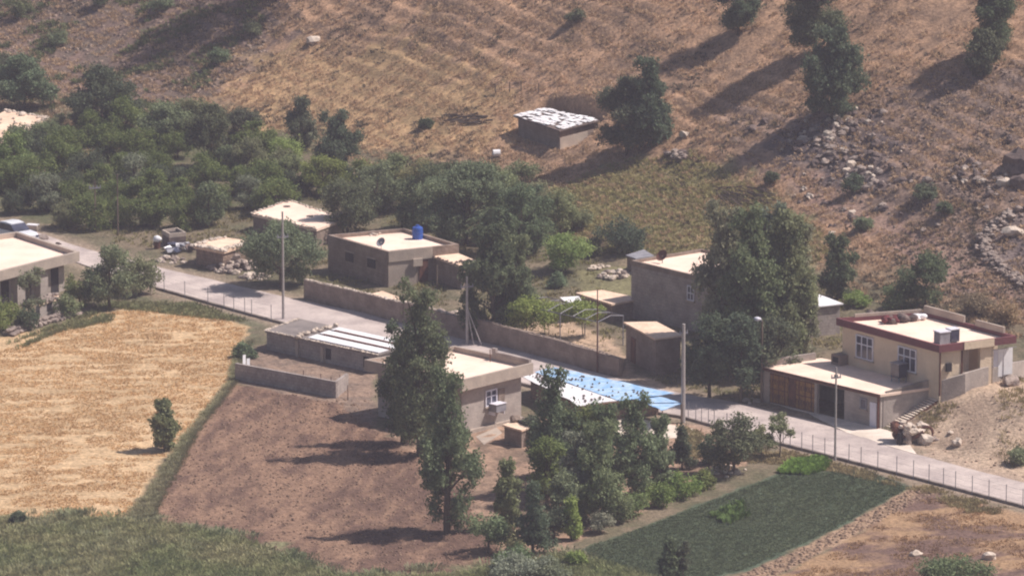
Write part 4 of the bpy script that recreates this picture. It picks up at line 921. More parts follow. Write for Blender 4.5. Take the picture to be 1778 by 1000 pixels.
# ------------------------------------------------------------------ trees
def leaves(rng, cen, rad, per, leaf, c1, c2, up=0.0, shell=.5):
    """clumps of leaf faces: cen (n,3) clump centres, rad their size"""
    n = len(cen); N = n*per
    c = np.repeat(cen, per, 0); r = np.repeat(rad, per)[:, None]
    d = rng.normal(size=(N, 3)); d /= np.linalg.norm(d, axis=1)[:, None]
    p = c+d*r*(rng.random((N, 1))**shell)*np.array([1, 1, .85])
    nrm = d*.5+rng.normal(size=(N, 3))*.7+np.array([0, 0, .3]); nrm /= np.linalg.norm(nrm, axis=1)[:, None]
    t = np.cross(nrm, rng.normal(size=(N, 3))); t /= np.linalg.norm(t, axis=1)[:, None]+1e-9
    t[:, 2] += up; b = np.cross(nrm, t)
    s = leaf*rng.uniform(.6, 1.35, (N, 1))
    V = np.stack([p-t*s, p-b*s*.55, p+t*s, p+b*s*.55], 1).reshape(-1, 3)
    F = np.arange(N*4).reshape(N, 4)
    k = np.clip(np.repeat(rng.random(n), per)*.45+rng.random(N)*.55, 0, 1)[:, None]
    col = np.repeat(lin(c1)*(1-k)+lin(c2)*k, 4, 0)
    return V, F, col
PAL = {'poplar': ((84, 98, 74), (144, 154, 116)), 'orchard': ((88, 104, 64), (144, 154, 96)), 'dark': ((72, 84, 68), (116, 124, 96)), 'bright': ((112, 134, 74), (154, 168, 104)),
       'olive': ((110, 116, 86), (154, 154, 118)), 'grey': ((112, 120, 100), (158, 162, 136)), 'dry': ((140, 120, 96), (166, 146, 120))}
def crown_lobes(kind, h, w, rng):
    L = []                                           # x,y,z, rx, rz
    if kind == 'poplar':
        K = 13
        for k in range(K):
            q = k/(K-1); z = h*(.09+.76*q); pr_ = float(np.interp(q, [0, .3, .7, 1], [.7, 1, .75, .32])); rx = w*rng.uniform(.15, .21)*(.6+.4*pr_); off = max(0, w*.5*pr_-rx)*rng.random()**.4; a = k*2.4+rng.random()
            L.append((math.cos(a)*off, math.sin(a)*off, z, rx, h*rng.uniform(.08, .14)))
        for k in range(8):
            a = k*.785+rng.random()*.5; off = w*.36*rng.uniform(.7, 1.05); z = h*rng.uniform(.2, .66); L.append((math.cos(a)*off, math.sin(a)*off, z, w*.15, h*rng.uniform(.08, .15)))
        for s_ in (-1, 1): L.append((s_*w*rng.uniform(.08, .2), 0, h*rng.uniform(.86, .95), w*.09, h*.08))
    elif kind == 'cone':
        K = 11
        for k in range(K):
            q = k/(K-1); off = w*.30*(1-q)*rng.random()**.4; a = k*2.4; L.append((math.cos(a)*off, math.sin(a)*off, h*(.16+.74*q), w*(.24*(1-q)+.06), h*.10))
    elif kind == 'vine':
        for k in range(14): L.append((w*rng.uniform(-.5, .5), w*rng.uniform(-.16, .16), h*rng.uniform(.45, .85), w*.11, h*.22))
    elif kind == 'bush':
        for k in range(11):
            a = rng.random()*6.28; off = w*.32*rng.random()**.5; L.append((math.cos(a)*off, math.sin(a)*off, h*(.22+.5*rng.random()*(1-off/w)), w*rng.uniform(.16, .24), h*rng.uniform(.2, .28)))
    elif kind == 'sparse':
        for k in range(9):
            q = rng.random(); a = rng.random()*6.28; off = w*.36*rng.random()**.5; L.append((math.cos(a)*off, math.sin(a)*off, h*(.35+.58*q), w*.11, h*.08))
    else:                                            # round
        for k in range(15):
            a = k*2.4+rng.random(); q = rng.random(); off = w*.33*math.sqrt(max(0, 1-(2*q-.9)**2))*rng.uniform(.55, 1.05)
            L.append((math.cos(a)*off, math.sin(a)*off, h*(.18+.68*q), w*rng.uniform(.14, .21), h*rng.uniform(.11, .17)))
    return L
def tree_mesh(kind, h, w, seed, pal, dens=1.0, leaf=.15):
    rng = np.random.default_rng(seed); L = crown_lobes(kind, h, w, rng)
    cs, rs = [], []
    for x, y, z, rx, rz in L:
        vol = rx*rx*rz; n = int(max(9, min(56, 25*dens*(vol**.67))))
        d = rng.normal(size=(n, 3)); d /= np.linalg.norm(d, axis=1)[:, None]; rr = rng.random((n, 1))**.4*rng.uniform(.75, 1.1, (n, 1))
        cs.append(np.array([x, y, z])+d*rr*np.array([rx, rx, rz])); rs.append(rng.uniform(.28, .62, n)*min(1.1, .4+w/6))
    cs = np.vstack(cs); rs = np.concatenate(rs)
    keep = cs[:, 2] > .1; cs = cs[keep]; rs = rs[keep]
    per = 40 if kind not in ('bush', 'sparse') else 24
    V, F, col = leaves(rng, cs, rs, per, leaf*.72, *PAL[pal], up=.5 if kind in ('poplar', 'cone') else 0, shell=.6)
    V[:, 2] = np.maximum(V[:, 2], .03)
    mb = MB(); r0 = max(.05, .016*h+.008*w); top = h*(.9 if kind in ('poplar', 'cone') else .6)
    wob = [(rng.normal()*.02*w, rng.normal()*.02*w) for _ in range(6)]
    if kind != 'vine':
        mb.tube([(wob[k][0]*k*.3, wob[k][1]*k*.3, -.5+(top+.5)*k/5) for k in range(6)], [r0*(1.25-1.1*k/5) for k in range(6)], 7)
    for x, y, z, rx, rz in L:
        zb = max(.1, z*(.55 if kind != 'poplar' else .62)) if kind != 'vine' else 0
        p0 = (0, 0, zb) if kind != 'vine' else (x*.8, y, -.2)
        if kind == 'vine' and rng.random() > .4: continue
        mb.tube([p0, (x*.45+p0[0]*.4, y*.45, (zb*.45+z*.55)), (x, y, z)], [r0*.42, r0*.28, r0*.1], 5, False)
    return V, F, col, mb
TREE_TRIS = 0
def tree(name, label, cat, u, v, hp, wp, kind='round', pal='orchard', seed=None, dens=1.0, leaf=.13, group=None):
    global TREE_TRIS
    g = gt(u, v); m = mpp(g); h = hp*m/math.cos(PITCH); w_ = wp*m*(1.16 if kind in ('poplar', 'round') else 1.05)
    V, F, col, mb = tree_mesh(kind, h, w_, seed or int(u*7+v*3+9), pal, dens, leaf); tr3 = random.Random(int(u*13+v)); col = np.clip(col*(.98+.36*tr3.random())*np.array([.92+.2*tr3.random(), 1, .9+.2*tr3.random()]), 0, 1); TREE_TRIS += len(F)
    r = empty(name, g, label, cat, group)
    if mb.v:
        o = mb.build('trunk' if kind not in ('bush', 'vine') else 'stem', M['bark']); o.parent = r; o.location = (0, 0, 0)
    mesh_np('crown' if kind not in ('bush', 'vine') else 'foliage', V, F, M['leaf'], col, r)
    return r
T = tree
# front of the village
T('poplar_tree', 'tall loose poplar rising in front of the centre house roof, the taller of the pair', 'tree', 730, 792, 308, 112, 'poplar', 'poplar', 3, 1.25)
T('poplar_tree', 'poplar in front of the pair with its foot on the edge of the ploughed field', 'tree', 776, 926, 292, 104, 'poplar', 'poplar', 5, 1.25)
T('poplar_tree', 'dark narrow poplar standing against the left wall of the centre house', 'tree', 700, 770, 215, 80, 'poplar', 'dark', 8, 1.2)
T('conifer', 'pointed green tree in front of the blue tarpaulin, tallest of the thicket', 'tree', 958, 860, 218, 82, 'poplar', 'poplar', 12, 1.2)
T('tree', 'broad leafy tree in the middle of the thicket right of the outhouse', 'tree', 1010, 850, 165, 105, 'round', 'orchard', 13, 1.2)
T('tree', 'big round tree low in the thicket with pale leaves on top', 'tree', 1036, 908, 180, 96, 'poplar', 'poplar', 14, 1.2)
T('tree', 'yellowish green tree at the left of the thicket beside the outhouse', 'tree', 950, 880, 130, 80, 'round', 'orchard', 15, 1.1)
T('poplar_tree', 'tall upright tree near the pale concrete apron, between thicket and small tree', 'tree', 1103, 866, 186, 80, 'poplar', 'poplar', 16, 1.2)
T('poplar_tree', 'slim upright tree touching the right side of the tall tree by the apron', 'tree', 1146, 858, 140, 52, 'poplar', 'poplar', 17, 1.1)
T('tree', 'small pointed green tree behind the bright shrubs right of the tall tree', 'tree', 1184, 815, 76, 50, 'cone', 'dark', 18, 1.1)
T('tree', 'dark bushy tree by the road, left of the open saplings', 'tree', 1274, 822, 112, 92, 'round', 'dark', 19, 1.3)
T('sapling', 'thin-stemmed young tree left of the leaning one beside the fence', 'tree', 1322, 795, 62, 44, 'sparse', 'olive', 20, 1.2)
T('sapling', 'leaning young tree with bare stems next to the wire fence', 'tree', 1354, 796, 72, 60, 'sparse', 'poplar', 21, 1.3)
T('bush', 'low dark bush on the left of the dark bushy roadside tree', 'bush', 1236, 805, 62, 60, 'bush', 'dark', 22)
T('shrub', 'bright yellow green shrub at the edge of the green crop', 'shrub', 1176, 862, 48, 86, 'bush', 'bright', 23, 1.1)
T('shrub', 'low yellow green shrub right of the brighter one at the crop edge', 'shrub', 1222, 848, 40, 50, 'bush', 'orchard', 24)
T('shrub', 'green shrub at the foot of the tall tree by the apron', 'shrub', 1092, 896, 50, 74, 'bush', 'orchard', 25)
T('sapling', 'upright bright green sapling at the foot of the thicket', 'tree', 992, 938, 76, 46, 'cone', 'bright', 26)
T('tree', 'dark conical tree below the thicket, tallest at its lower left', 'tree', 925, 962, 128, 76, 'cone', 'dark', 27, 1.4)
T('tree', 'slim loose green tree left of the dark conical tree', 'tree', 880, 918, 122, 42, 'poplar', 'olive', 28)
T('bush', 'round bush between the front poplar and the dark conical tree', 'bush', 848, 960, 92, 92, 'bush', 'poplar', 29, 1.2)
T('bush', 'pale green bush under the round one, right of the bare patch', 'bush', 888, 966, 52, 56, 'bush', 'olive', 30)
T('tree', 'leafy tree between the dark conical tree and the big round one', 'tree', 980, 920, 110, 70, 'round', 'poplar', 31, 1.1)
T('shrub', 'grey green shrub at the bottom edge left of the crop', 'shrub', 900, 1005, 55, 110, 'bush', 'grey', 32)
T('shrub', 'wide grey shrub at the bottom edge right under the conical tree', 'shrub', 962, 1003, 40, 90, 'bush', 'grey', 33)
T('shrub', 'small bright shrub at the left tip of the green crop', 'shrub', 998, 980, 26, 38, 'bush', 'bright', 34)
T('shrub', 'pale brush clump on the crop corner below the round tree', 'shrub', 1044, 925, 40, 50, 'bush', 'grey', 35)
T('tree', 'small dark forked tree at the bottom edge in front of the crop', 'tree', 1162, 1012, 76, 44, 'cone', 'dark', 36, 1.3)
T('sapling', 'short dark shoot right of the small forked tree at the bottom edge', 'tree', 1186, 1010, 72, 26, 'sparse', 'dark', 37, 1.4)
T('bush', 'wide green bush cut by the bottom edge in the fallow field', 'bush', 1662, 1022, 70, 150, 'bush', 'poplar', 38, 1.2)
T('sapling', 'lone young poplar on the strip between the golden and ploughed fields', 'tree', 285, 782, 92, 46, 'poplar', 'olive', 39, 1.2)
T('bush', 'tiny dark bush at the lower left edge of the golden field', 'bush', 31, 909, 26, 32, 'bush', 'dark', 40)
T('bush', 'small dark green bush at the upper corner of the pen wall', 'bush', 425, 622, 30, 40, 'bush', 'poplar', 41)
T('bush', 'dark weeds at the foot of the garden hedge beside the outhouse', 'bush', 925, 770, 60, 44, 'bush', 'dark', 42)
# left
T('tree', 'wide low leafy tree in front of the road bend, right of the left house', 'tree', 190, 536, 112, 96, 'round', 'poplar', 50, 1.3)
T('tree', 'right-hand lower tree of the pair at the road bend', 'tree', 245, 512, 66, 84, 'round', 'olive', 51, 1.1)
T('bush', 'green bush under the left side of the wide leafy tree', 'bush', 138, 532, 70, 56, 'bush', 'orchard', 52)
T('tree', 'half bare tree in front of the left house pillars', 'tree', 50, 560, 96, 66, 'sparse', 'grey', 53, 1.1)
T('bush', 'green bush at the left edge below the left house', 'bush', 4, 575, 70, 96, 'bush', 'orchard', 54, 1.2)
T('bush', 'low green bush beside the small whitewashed shed', 'bush', 118, 552, 50, 60, 'bush', 'poplar', 301, 1.1)
T('bush', 'dark green bush right of the one at the left edge', 'bush', 46, 572, 48, 50, 'bush', 'dark', 55)
T('tree', 'round dense tree on the roadside in front of the glaring white roof', 'tree', 487, 500, 128, 142, 'round', 'poplar', 56, 1.35)
T('tree', 'dark tree growing tight behind the left corner of the blue tank house', 'tree', 603, 412, 112, 96, 'round', 'dark', 57, 1.3)
T('tree', 'very broad tree filling the space behind the blue tank', 'tree', 810, 425, 150, 190, 'round', 'poplar', 58, 1.4, .15)
T('tree', 'dark lower tree left of the very broad one behind the blue tank', 'tree', 745, 395, 110, 110, 'round', 'dark', 59, 1.2)
T('tree', 'green tree right of the very broad one behind the courtyard', 'tree', 905, 440, 120, 120, 'round', 'poplar', 60, 1.3)
T('tree', 'tall thick leafy tree beside the pole with slanting stays', 'tree', 858, 585, 200, 122, 'poplar', 'dark', 61, 1.6, .15)
T('tree', 'second tall leafy tree crowding the right side of the thick one', 'tree', 893, 570, 165, 84, 'poplar', 'poplar', 62, 1.2)
T('vine', 'low green vine spreading over the left half of the iron pergola', 'vine', 945, 588, 74, 165, 'vine', 'bright', 63, 1.6)
T('tree', 'bright green low tree above the courtyard garden', 'tree', 982, 472, 68, 96, 'round', 'bright', 64, 1.2)
T('shrub', 'small green shrub inside the courtyard wall below the bright low tree', 'shrub', 968, 500, 32, 34, 'bush', 'poplar', 65)
T('bush', 'dark bush on the slope above the tiny tiled shed', 'bush', 1080, 440, 72, 100, 'bush', 'dark', 66, 1.1)
T('bush', 'smaller dark bush left of the one above the tiled shed', 'bush', 1035, 445, 40, 50, 'bush', 'dark', 67)
T('tree', 'green tree between the broad tree and the dark slope bush', 'tree', 972, 415, 90, 70, 'round', 'olive', 68)
T('tree', 'slim dark tree above the orchard, left one of the upright pair', 'tree', 524, 258, 92, 52, 'poplar', 'dark', 69, 1.2)
T('tree', 'dense dark tree above the orchard, right one of the upright pair', 'tree', 586, 310, 114, 80, 'poplar', 'dark', 70, 1.6)
T('bush', 'green bush at the foot of the upright pair of dark trees', 'bush', 655, 330, 56, 70, 'bush', 'orchard', 71)
T('tree', 'green tree behind the dark one at the tank house corner', 'tree', 655, 370, 92, 90, 'round', 'poplar', 72)
T('bush', 'tiny dark bush alone on the golden slope left of the timbers', 'bush', 738, 226, 30, 24, 'bush', 'dark', 73)
T('bush', 'green bush on the slope right below the white barrel', 'bush', 905, 320, 44, 70, 'bush', 'olive', 74)
# big poplars right of centre
for k, (u, v, h, w_, l, p_) in enumerate(((1258, 640, 292, 98, 'leftmost tall poplar of the group beside the tall grey house', 'grey'), (1300, 652, 306, 104, 'second tall poplar from the left beside the tall grey house', 'poplar'), (1338, 632, 280, 96, 'middle tall poplar set back in the group beside the tall grey house', 'grey'),
        (1366, 640, 288, 94, 'fourth tall poplar from the left beside the tall grey house', 'poplar'), (1388, 628, 240, 60, 'rightmost lower poplar of the group above the white metal roof', 'grey'), (1232, 690, 150, 92, 'dark leafy tree at the left foot of the big poplars', 'dark'), (1286, 700, 160, 100, 'dark leafy tree in the middle under the big poplars', 'dark'), (1348, 690, 150, 92, 'dark leafy tree at the right foot of the big poplars', 'dark'))):
    T('poplar_tree' if h > 200 else 'tree', l, 'tree', u, v, h, w_, 'poplar' if h > 200 else 'round', p_, 80+k, 1.7 if h > 200 else 1.5, .15)
T('tree', 'leafy tree in the thicket just below the blue tarpaulin shed', 'tree', 1052, 856, 160, 74, 'poplar', 'poplar', 200, 1.3)
T('tree', 'green tree in the thicket nearest the outhouse foot', 'tree', 972, 828, 110, 84, 'round', 'orchard', 201, 1.3)
T('tree', 'pale leafed tree in the heart of the thicket', 'tree', 1005, 900, 160, 80, 'poplar', 'grey', 202, 1.3)
T('bush', 'dense bush joining the thicket to the tall tree by the apron', 'bush', 1062, 905, 76, 84, 'bush', 'poplar', 203, 1.3)
T('bush', 'dense dark bush filling the lower left of the thicket', 'bush', 962, 935, 76, 76, 'bush', 'dark', 204, 1.3)
T('bush', 'weedy bush between the tall tree and the bright shrubs', 'bush', 1135, 880, 50, 70, 'bush', 'orchard', 205, 1.2)
T('bush', 'low dark bush right of the dark conical tree', 'bush', 890, 985, 50, 70, 'bush', 'poplar', 206, 1.2)
for k, (u, v, h, w_, kd, p_, l) in enumerate(((690, 345, 80, 90, 'round', 'poplar', 'green tree between the upright dark pair and the broad tree'), (735, 360, 90, 90, 'round', 'olive', 'olive green tree behind the left part of the blue tank house'), (560, 340, 70, 80, 'round', 'orchard', 'leafy tree right above the glaring white roof'),
        (700, 400, 70, 80, 'bush', 'poplar', 'bush squeezed against the back of the blue tank house'), (860, 380, 90, 110, 'round', 'poplar', 'leafy tree at the back of the mass behind the courtyard'), (920, 400, 80, 90, 'round', 'dark', 'dark tree at the right end of the mass behind the courtyard'), (780, 350, 70, 100, 'round', 'dark', 'dark crown highest in the mass behind the blue tank'),
        (845, 345, 60, 80, 'round', 'olive', 'olive crown at the upper rim of the mass behind the blue tank'), (495, 290, 60, 80, 'bush', 'bright', 'bright bush left of the upright dark pair'), (500, 330, 60, 80, 'round', 'olive', 'olive tree above the round roadside tree'), (625, 340, 66, 70, 'round', 'orchard', 'orchard green tree at the foot of the dense dark upright tree'),
        (940, 350, 40, 70, 'bush', 'olive', 'olive bush on the slope edge above the courtyard'), (1010, 400, 44, 60, 'bush', 'olive', 'olive bush beside the pale branches'), (420, 245, 60, 80, 'round', 'dark', 'dark tree on the upper right rim of the orchard'))):
    T('tree' if kd == 'round' else 'bush', l, 'tree' if kd == 'round' else 'bush', u, v, h, w_, kd, p_, 220+k, 1.2)
T('tree', 'dark upright tree on the right of the big poplars above the white metal roof', 'tree', 1455, 520, 112, 70, 'poplar', 'dark', 90, 1.5)
T('tree', 'round tree on the slope behind the cream house, the larger of two', 'tree', 1606, 532, 100, 94, 'round', 'dark', 91, 1.3)
T('bush', 'low round bush at the left of the larger tree behind the cream house', 'bush', 1550, 543, 56, 70, 'bush', 'poplar', 92, 1.3)
T('bush', 'small round bush on the dry slope above the big poplars', 'bush', 1496, 400, 34, 36, 'bush', 'poplar', 93)
T('shrub', 'low green vines behind the white metal roof', 'shrub', 1490, 532, 28, 50, 'bush', 'bright', 94)
T('bush', 'brown dry bush on the bank behind the right end of the cream house', 'bush', 1700, 545, 46, 90, 'bush', 'dry', 95)
T('bush', 'dry brown bush at the right edge of the bank above the cream house', 'bush', 1752, 560, 50, 70, 'bush', 'dry', 96)
T('bush', 'dry olive bush at the lower right edge of the bare driveway', 'bush', 1772, 805, 40, 60, 'bush', 'olive', 97)
# hill trees
T('tree', 'left crown of the twin-crowned dark tree beside the hillside hut', 'tree', 1088, 268, 136, 104, 'round', 'dark', 100, 2.3)
T('tree', 'taller right crown of the twin-crowned dark tree beside the hut', 'tree', 1128, 255, 156, 74, 'poplar', 'dark', 101, 2.3)
T('tree', 'dark tree cut by the top edge, leftmost on the hill', 'tree', 1281, 60, 120, 74, 'round', 'dark', 102, 2.4)
T('tree', 'large dark tree cut by the top edge above the leafy hill tree', 'tree', 1415, 95, 165, 116, 'round', 'dark', 103, 2.6)
T('tree', 'leafy tree standing right on top of the rubble heap', 'tree', 1446, 205, 165, 100, 'poplar', 'dark', 104, 2.4)
T('tree', 'dark tree cut by the top edge in the upper right corner', 'tree', 1727, 96, 124, 84, 'round', 'dark', 105, 2.4)
T('tree', 'small dark tree just below the one in the upper right corner', 'tree', 1706, 134, 84, 60, 'poplar', 'dark', 106, 2.2)
T('tree', 'tree whose crown is above the frame and whose long shadow lies at the upper left', 'tree', 478, 4, 215, 250, 'round', 'dark', 107, 4.0)
for k, (u, v, h, w_, l) in enumerate(((1000, 38, 26, 40, 'dark tussock bush high on the slope near the top edge'), (1340, 318, 24, 34, 'small dark bush left below the rubble heap'), (1480, 335, 40, 40, 'dark scrub bush under the rubble heap'),
        (1605, 345, 30, 52, 'dark flat bush on the bare slope left of the scree'), (1640, 372, 24, 30, 'little bush right below the dark flat one'), (280, 20, 36, 50, 'green scrub bush at the top edge left of the long shadow'), (30, 30, 50, 60, 'dark scrub bush in the upper left corner'),
        (100, 80, 30, 44, 'green scrub bush right of the corner scrub'), (380, 110, 30, 40, 'green scrub bush at the lower edge of the long shadow'), (175, 10, 40, 50, 'scrub bush cut by the top edge left of the long shadow'), (440, 60, 26, 34, 'small scrub bush at the right end of the long shadow'))):
    T('bush', l, 'bush', u, v, h, w_, 'bush', 'dark' if k < 5 else 'poplar', 120+k, 1.0)
# orchard: three shapes copied along its rows
ordn = ['first', 'second', 'third', 'fourth', 'fifth', 'sixth', 'seventh', 'eighth', 'ninth', 'tenth', 'eleventh', 'twelfth', 'thirteenth']
rows = [(394, [118, 160, 212, 262, 318, 368], 'front'), (366, [22, 82, 140, 200, 258, 318, 378, 432, 476], 'second'), (336, [-6, 52, 112, 172, 232, 292, 352, 412, 464, 512], 'third'),
        (305, [30, 92, 150, 212, 272, 392, 440, 496], 'fourth'), (276, [60, 120, 184, 246, 308, 450], 'fifth'), (248, [98, 156, 218, 276, 330], 'back')]
OP = []
for k, (kd, pl) in enumerate((('round', 'orchard'), ('round', 'poplar'), ('bush', 'orchard'), ('round', 'olive'), ('round', 'grey'), ('bush', 'dark'))):
    V_, F_, c_, mb_ = tree_mesh(kd, 3.6, 4.2, 300+k, pl, 1.25, .13); TREE_TRIS += len(F_)
    OP.append((V_, F_, c_, mb_))
first = {}
rr = random.Random(12)
for v, ul, rn_ in rows:
    for k, u in enumerate(ul):
        g = gt(u+rr.uniform(-8, 8), v+rr.uniform(-5, 5)); j = rr.choice([0, 0, 1, 2, 2, 3, 0, 4, 5])
        lab = '%s green fruit tree from the left in the %s row of the orchard' % (ordn[k], rn_)
        r = empty('orchard_tree', g, lab, 'tree', 'trees of the orchard'); s_ = rr.uniform(.72, 1.12); r.scale = (s_, s_, s_*rr.uniform(.85, 1.15)); r.rotation_euler = (0, 0, rr.random()*6.28)
        if j not in first:
            V_, F_, c_, mb_ = OP[j]; o1 = mb_.build('trunk', M['bark']); o1.parent = r; o2 = mesh_np('crown', V_, F_, M['leaf'], c_, r); first[j] = (o1, o2)
        else:
            for o in first[j]: c = o.copy(); COL.objects.link(c); c.parent = r
T('tree', 'big dark spreading tree at the upper edge of the orchard', 'tree', 178, 232, 116, 140, 'round', 'dark', 140, 1.5, .15)
T('tree', 'dark leafy tree at the left edge above the weathered house', 'tree', 42, 190, 96, 120, 'round', 'poplar', 141, 1.5, .15)
T('tree', 'dark tree in the upper left, left of the big spreading one', 'tree', 4, 160, 70, 80, 'round', 'dark', 142, 1.3)
T('tree', 'dark broad tree at the right end of the orchard top', 'tree', 368, 292, 110, 104, 'round', 'dark', 143, 1.5, .15)
T('tree', 'medium green tree between the spreading one and the broad one', 'tree', 290, 262, 88, 100, 'round', 'poplar', 144, 1.4)
T('tree', 'leafy tree screening the wall of the weathered house at the left edge', 'tree', 20, 318, 92, 100, 'round', 'orchard', 146, 1.3)
T('tree', 'round tree at the right corner of the weathered house', 'tree', 78, 270, 62, 74, 'round', 'poplar', 147, 1.3)
T('bush', 'bright green bush at the top right rim of the orchard', 'bush', 452, 262, 42, 90, 'bush', 'bright', 145)

# ------------------------------------------------------------------ grasses, stubble, clods: what nobody could count
def inpoly_pts(px, n, rng, f=True):
    Pg = np.array(G2(px)) if f else np.array(px); lo, hi = Pg.min(0), Pg.max(0); out = []
    while len(out) < n:
        q = rng.uniform(lo, hi, (n*2, 2)); q = q[poly_sd(q[:, 0], q[:, 1], Pg) < 0]; out += list(q)
        if len(q) == 0: break
    return np.array(out[:n])
BARE = [np.array(z['P']) for z in ZONES if z['name'] in ('courtyard', 'drive', 'garden')]
def clear(q, d=.3):
    k = poly_sd(q[:, 0], q[:, 1], ROADPOLY) > d
    for B_p in BARE: k &= (poly_sd(q[:, 0], q[:, 1], B_p) > .1) | (hsh(np.floor(q[:, 0]*50), np.floor(q[:, 1]*50), 4) < .12)
    for Pp, zz, bl in PADS:
        if not callable(zz): k &= poly_sd(q[:, 0], q[:, 1], Pp) > .25
    return q[k]
def tufts(name, label, q, rng, per, hgt, spread, wd, c1, c2, dens=None, mat='tuft', cat='grass'):
    if dens is not None: q = q[dens(q)]
    q = clear(q); n = len(q); z = HT(q[:, 0], q[:, 1]); s = rng.uniform(.55, 1.4, n)*(1+.0*n)
    N = n*per; c = np.repeat(np.c_[q, z], per, 0); ss = np.repeat(s, per)[:, None]
    a = rng.uniform(0, 6.283, (N, 1)); rad = rng.random((N, 1))**.6*spread*ss
    b = c+np.hstack([np.cos(a)*rad, np.sin(a)*rad, np.zeros((N, 1))-.03]); lean = rng.uniform(.15, .8, (N, 1))
    h = hgt*ss*rng.uniform(.5, 1.1, (N, 1)); tip = b+np.hstack([np.cos(a)*h*lean, np.sin(a)*h*lean, h])
    t = np.hstack([-np.sin(a), np.cos(a), np.zeros((N, 1))])*wd*ss*.5
    mid = (b+tip)/2+np.hstack([np.zeros((N, 2)), h*.15])
    V = np.stack([b-t*.6, mid-t, tip, mid+t], 1).reshape(-1, 3); V = np.stack([b, mid-t*1.3, tip, mid+t*1.3], 1).reshape(-1, 3)
    lf = sst(.25, .75, fbm(q[:, 0]/4.5, q[:, 1]/4.5, 77, 3)); k = np.clip(np.repeat(rng.random(n)*.3+lf*.45, per)+rng.random(N)*.25, 0, 1)[:, None]; col = np.repeat(lin(c1)*(1-k)+lin(c2)*k, 4, 0)
    o = mesh_np(name, V, np.arange(N*4).reshape(N, 4), M[mat], col); tag(o, label, cat, kind='stuff'); return o
rng = np.random.default_rng(5)
def trk(q):                                          # worn along the animal tracks
    w_ = q[:, 0]*tn[0]+q[:, 1]*tn[1]+(fbm(q[:, 0]/9, q[:, 1]/9, 7, 3)-.5)*1.5; return sst(.5, .85, 1-np.abs(np.mod(w_/1.7, 1)*2-1))
HILLPX = [(-20, -30), (1800, -30), (1800, 600), (1500, 520), (1380, 440), (1220, 440), (1000, 430), (900, 330), (660, 300), (540, 250), (420, 200), (-20, 230)]
q = inpoly_pts(HILLPX, 42000, rng)
tufts('dry_grass', 'dry straw-coloured grass tussocks all over the hillside', q, rng, 9, .24, .2, .055, (208, 178, 146), (158, 134, 110), lambda q: (vn(q[:, 0]/1.1, q[:, 1]/1.1, 3)*.6+vn(q[:, 0]/6, q[:, 1]/6, 4)*.4 > .36) & (hsh(np.floor(q[:, 0]*40), np.floor(q[:, 1]*40), 6) > trk(q)*.9))
q = inpoly_pts(HILLPX, 9000, rng)
tufts('scrub', 'low dark scrub dotted over the hillside', q, rng, 12, .26, .24, .07, (112, 98, 88), (102, 98, 80), lambda q: vn(q[:, 0]/1.3, q[:, 1]/1.3, 13)*.45+vn(q[:, 0]/7, q[:, 1]/7, 14)*.55 > .60)
q = inpoly_pts([(-20, -30), (480, -30), (440, 120), (300, 190), (-20, 220)], 4200, rng)
tufts('green_scrub', 'green weeds on the stony slope at the upper left', q, rng, 14, .34, .32, .09, (98, 106, 76), (126, 130, 94), lambda q: vn(q[:, 0]/2, q[:, 1]/2, 23) > .55)
q = inpoly_pts([(950, 330), (1060, 285), (1200, 262), (1330, 330), (1470, 430), (1380, 470), (1220, 440), (1000, 440)], 5200, rng)
tufts('slope_grass', 'olive grass on the slope above the courtyard', q, rng, 9, .24, .28, .06, (146, 142, 98), (172, 160, 116))
VPX = [(-20, 235), (420, 230), (560, 260), (900, 330), (1220, 440), (1500, 520), (1440, 640), (1300, 700), (1080, 650), (640, 520), (300, 440), (-20, 380)]
q = inpoly_pts(VPX, 9000, rng)
tufts('weeds', 'mixed weeds on the ground between the orchard and the houses', q, rng, 9, .24, .28, .07, (118, 120, 78), (156, 140, 104), lambda q: vn(q[:, 0]/2, q[:, 1]/2, 33) > .45)
st_px = [(-20, 618), (110, 566), (200, 541), (330, 536), (428, 570), (406, 620), (392, 664), (332, 742), (282, 792), (236, 862), (226, 898), (-20, 898)]
q = inpoly_pts(st_px, 21000, rng)
tufts('stubble', 'cut golden stubble and straw lying on the field', q, rng, 6, .10, .24, .06, (228, 194, 148), (190, 156, 114), lambda q: vn(q[:, 0]/1.8, q[:, 1]/.8, 43) > .36)
q = inpoly_pts([(-20, 900), (235, 905), (262, 905), (430, 940), (590, 1004), (780, 1000), (1000, 962), (1160, 1012), (1100, 1060), (-20, 1060)], 22000, rng)
tufts('tall_grass', 'rank green grass along the bottom of the fields', q, rng, 13, .3, .36, .045, (124, 138, 92), (182, 172, 136), lambda q: vn(q[:, 0]/2.2, q[:, 1]/2.2, 53) > .08)
q = inpoly_pts([(-20, 885), (235, 890), (262, 892), (430, 922), (600, 990), (780, 985), (1000, 955), (1160, 1012), (1100, 1060), (-20, 1060)], 1500, rng)
tufts('low_scrub', 'low grey green scrub along the bottom of the picture', q, rng, 50, .32, .7, .055, (116, 132, 94), (168, 162, 134), lambda q: vn(q[:, 0]/3, q[:, 1]/3, 153)*.6+vn(q[:, 0]/.9, q[:, 1]/.9, 154)*.4 > .5)
q = inpoly_pts([(412, 610), (436, 590), (412, 660), (340, 755), (290, 850), (262, 905), (215, 905), (262, 850), (312, 770), (398, 665)], 2600, rng)
tufts('strip_grass', 'grey green grass on the strip between the two fields', q, rng, 12, .2, .3, .035, (168, 158, 128), (140, 140, 108))
q = inpoly_pts([(1020, 950), (1120, 915), (1290, 849), (1352, 826), (1500, 816), (1578, 846), (1436, 923), (1298, 986), (1190, 1010), (1020, 1008)], 20000, rng)
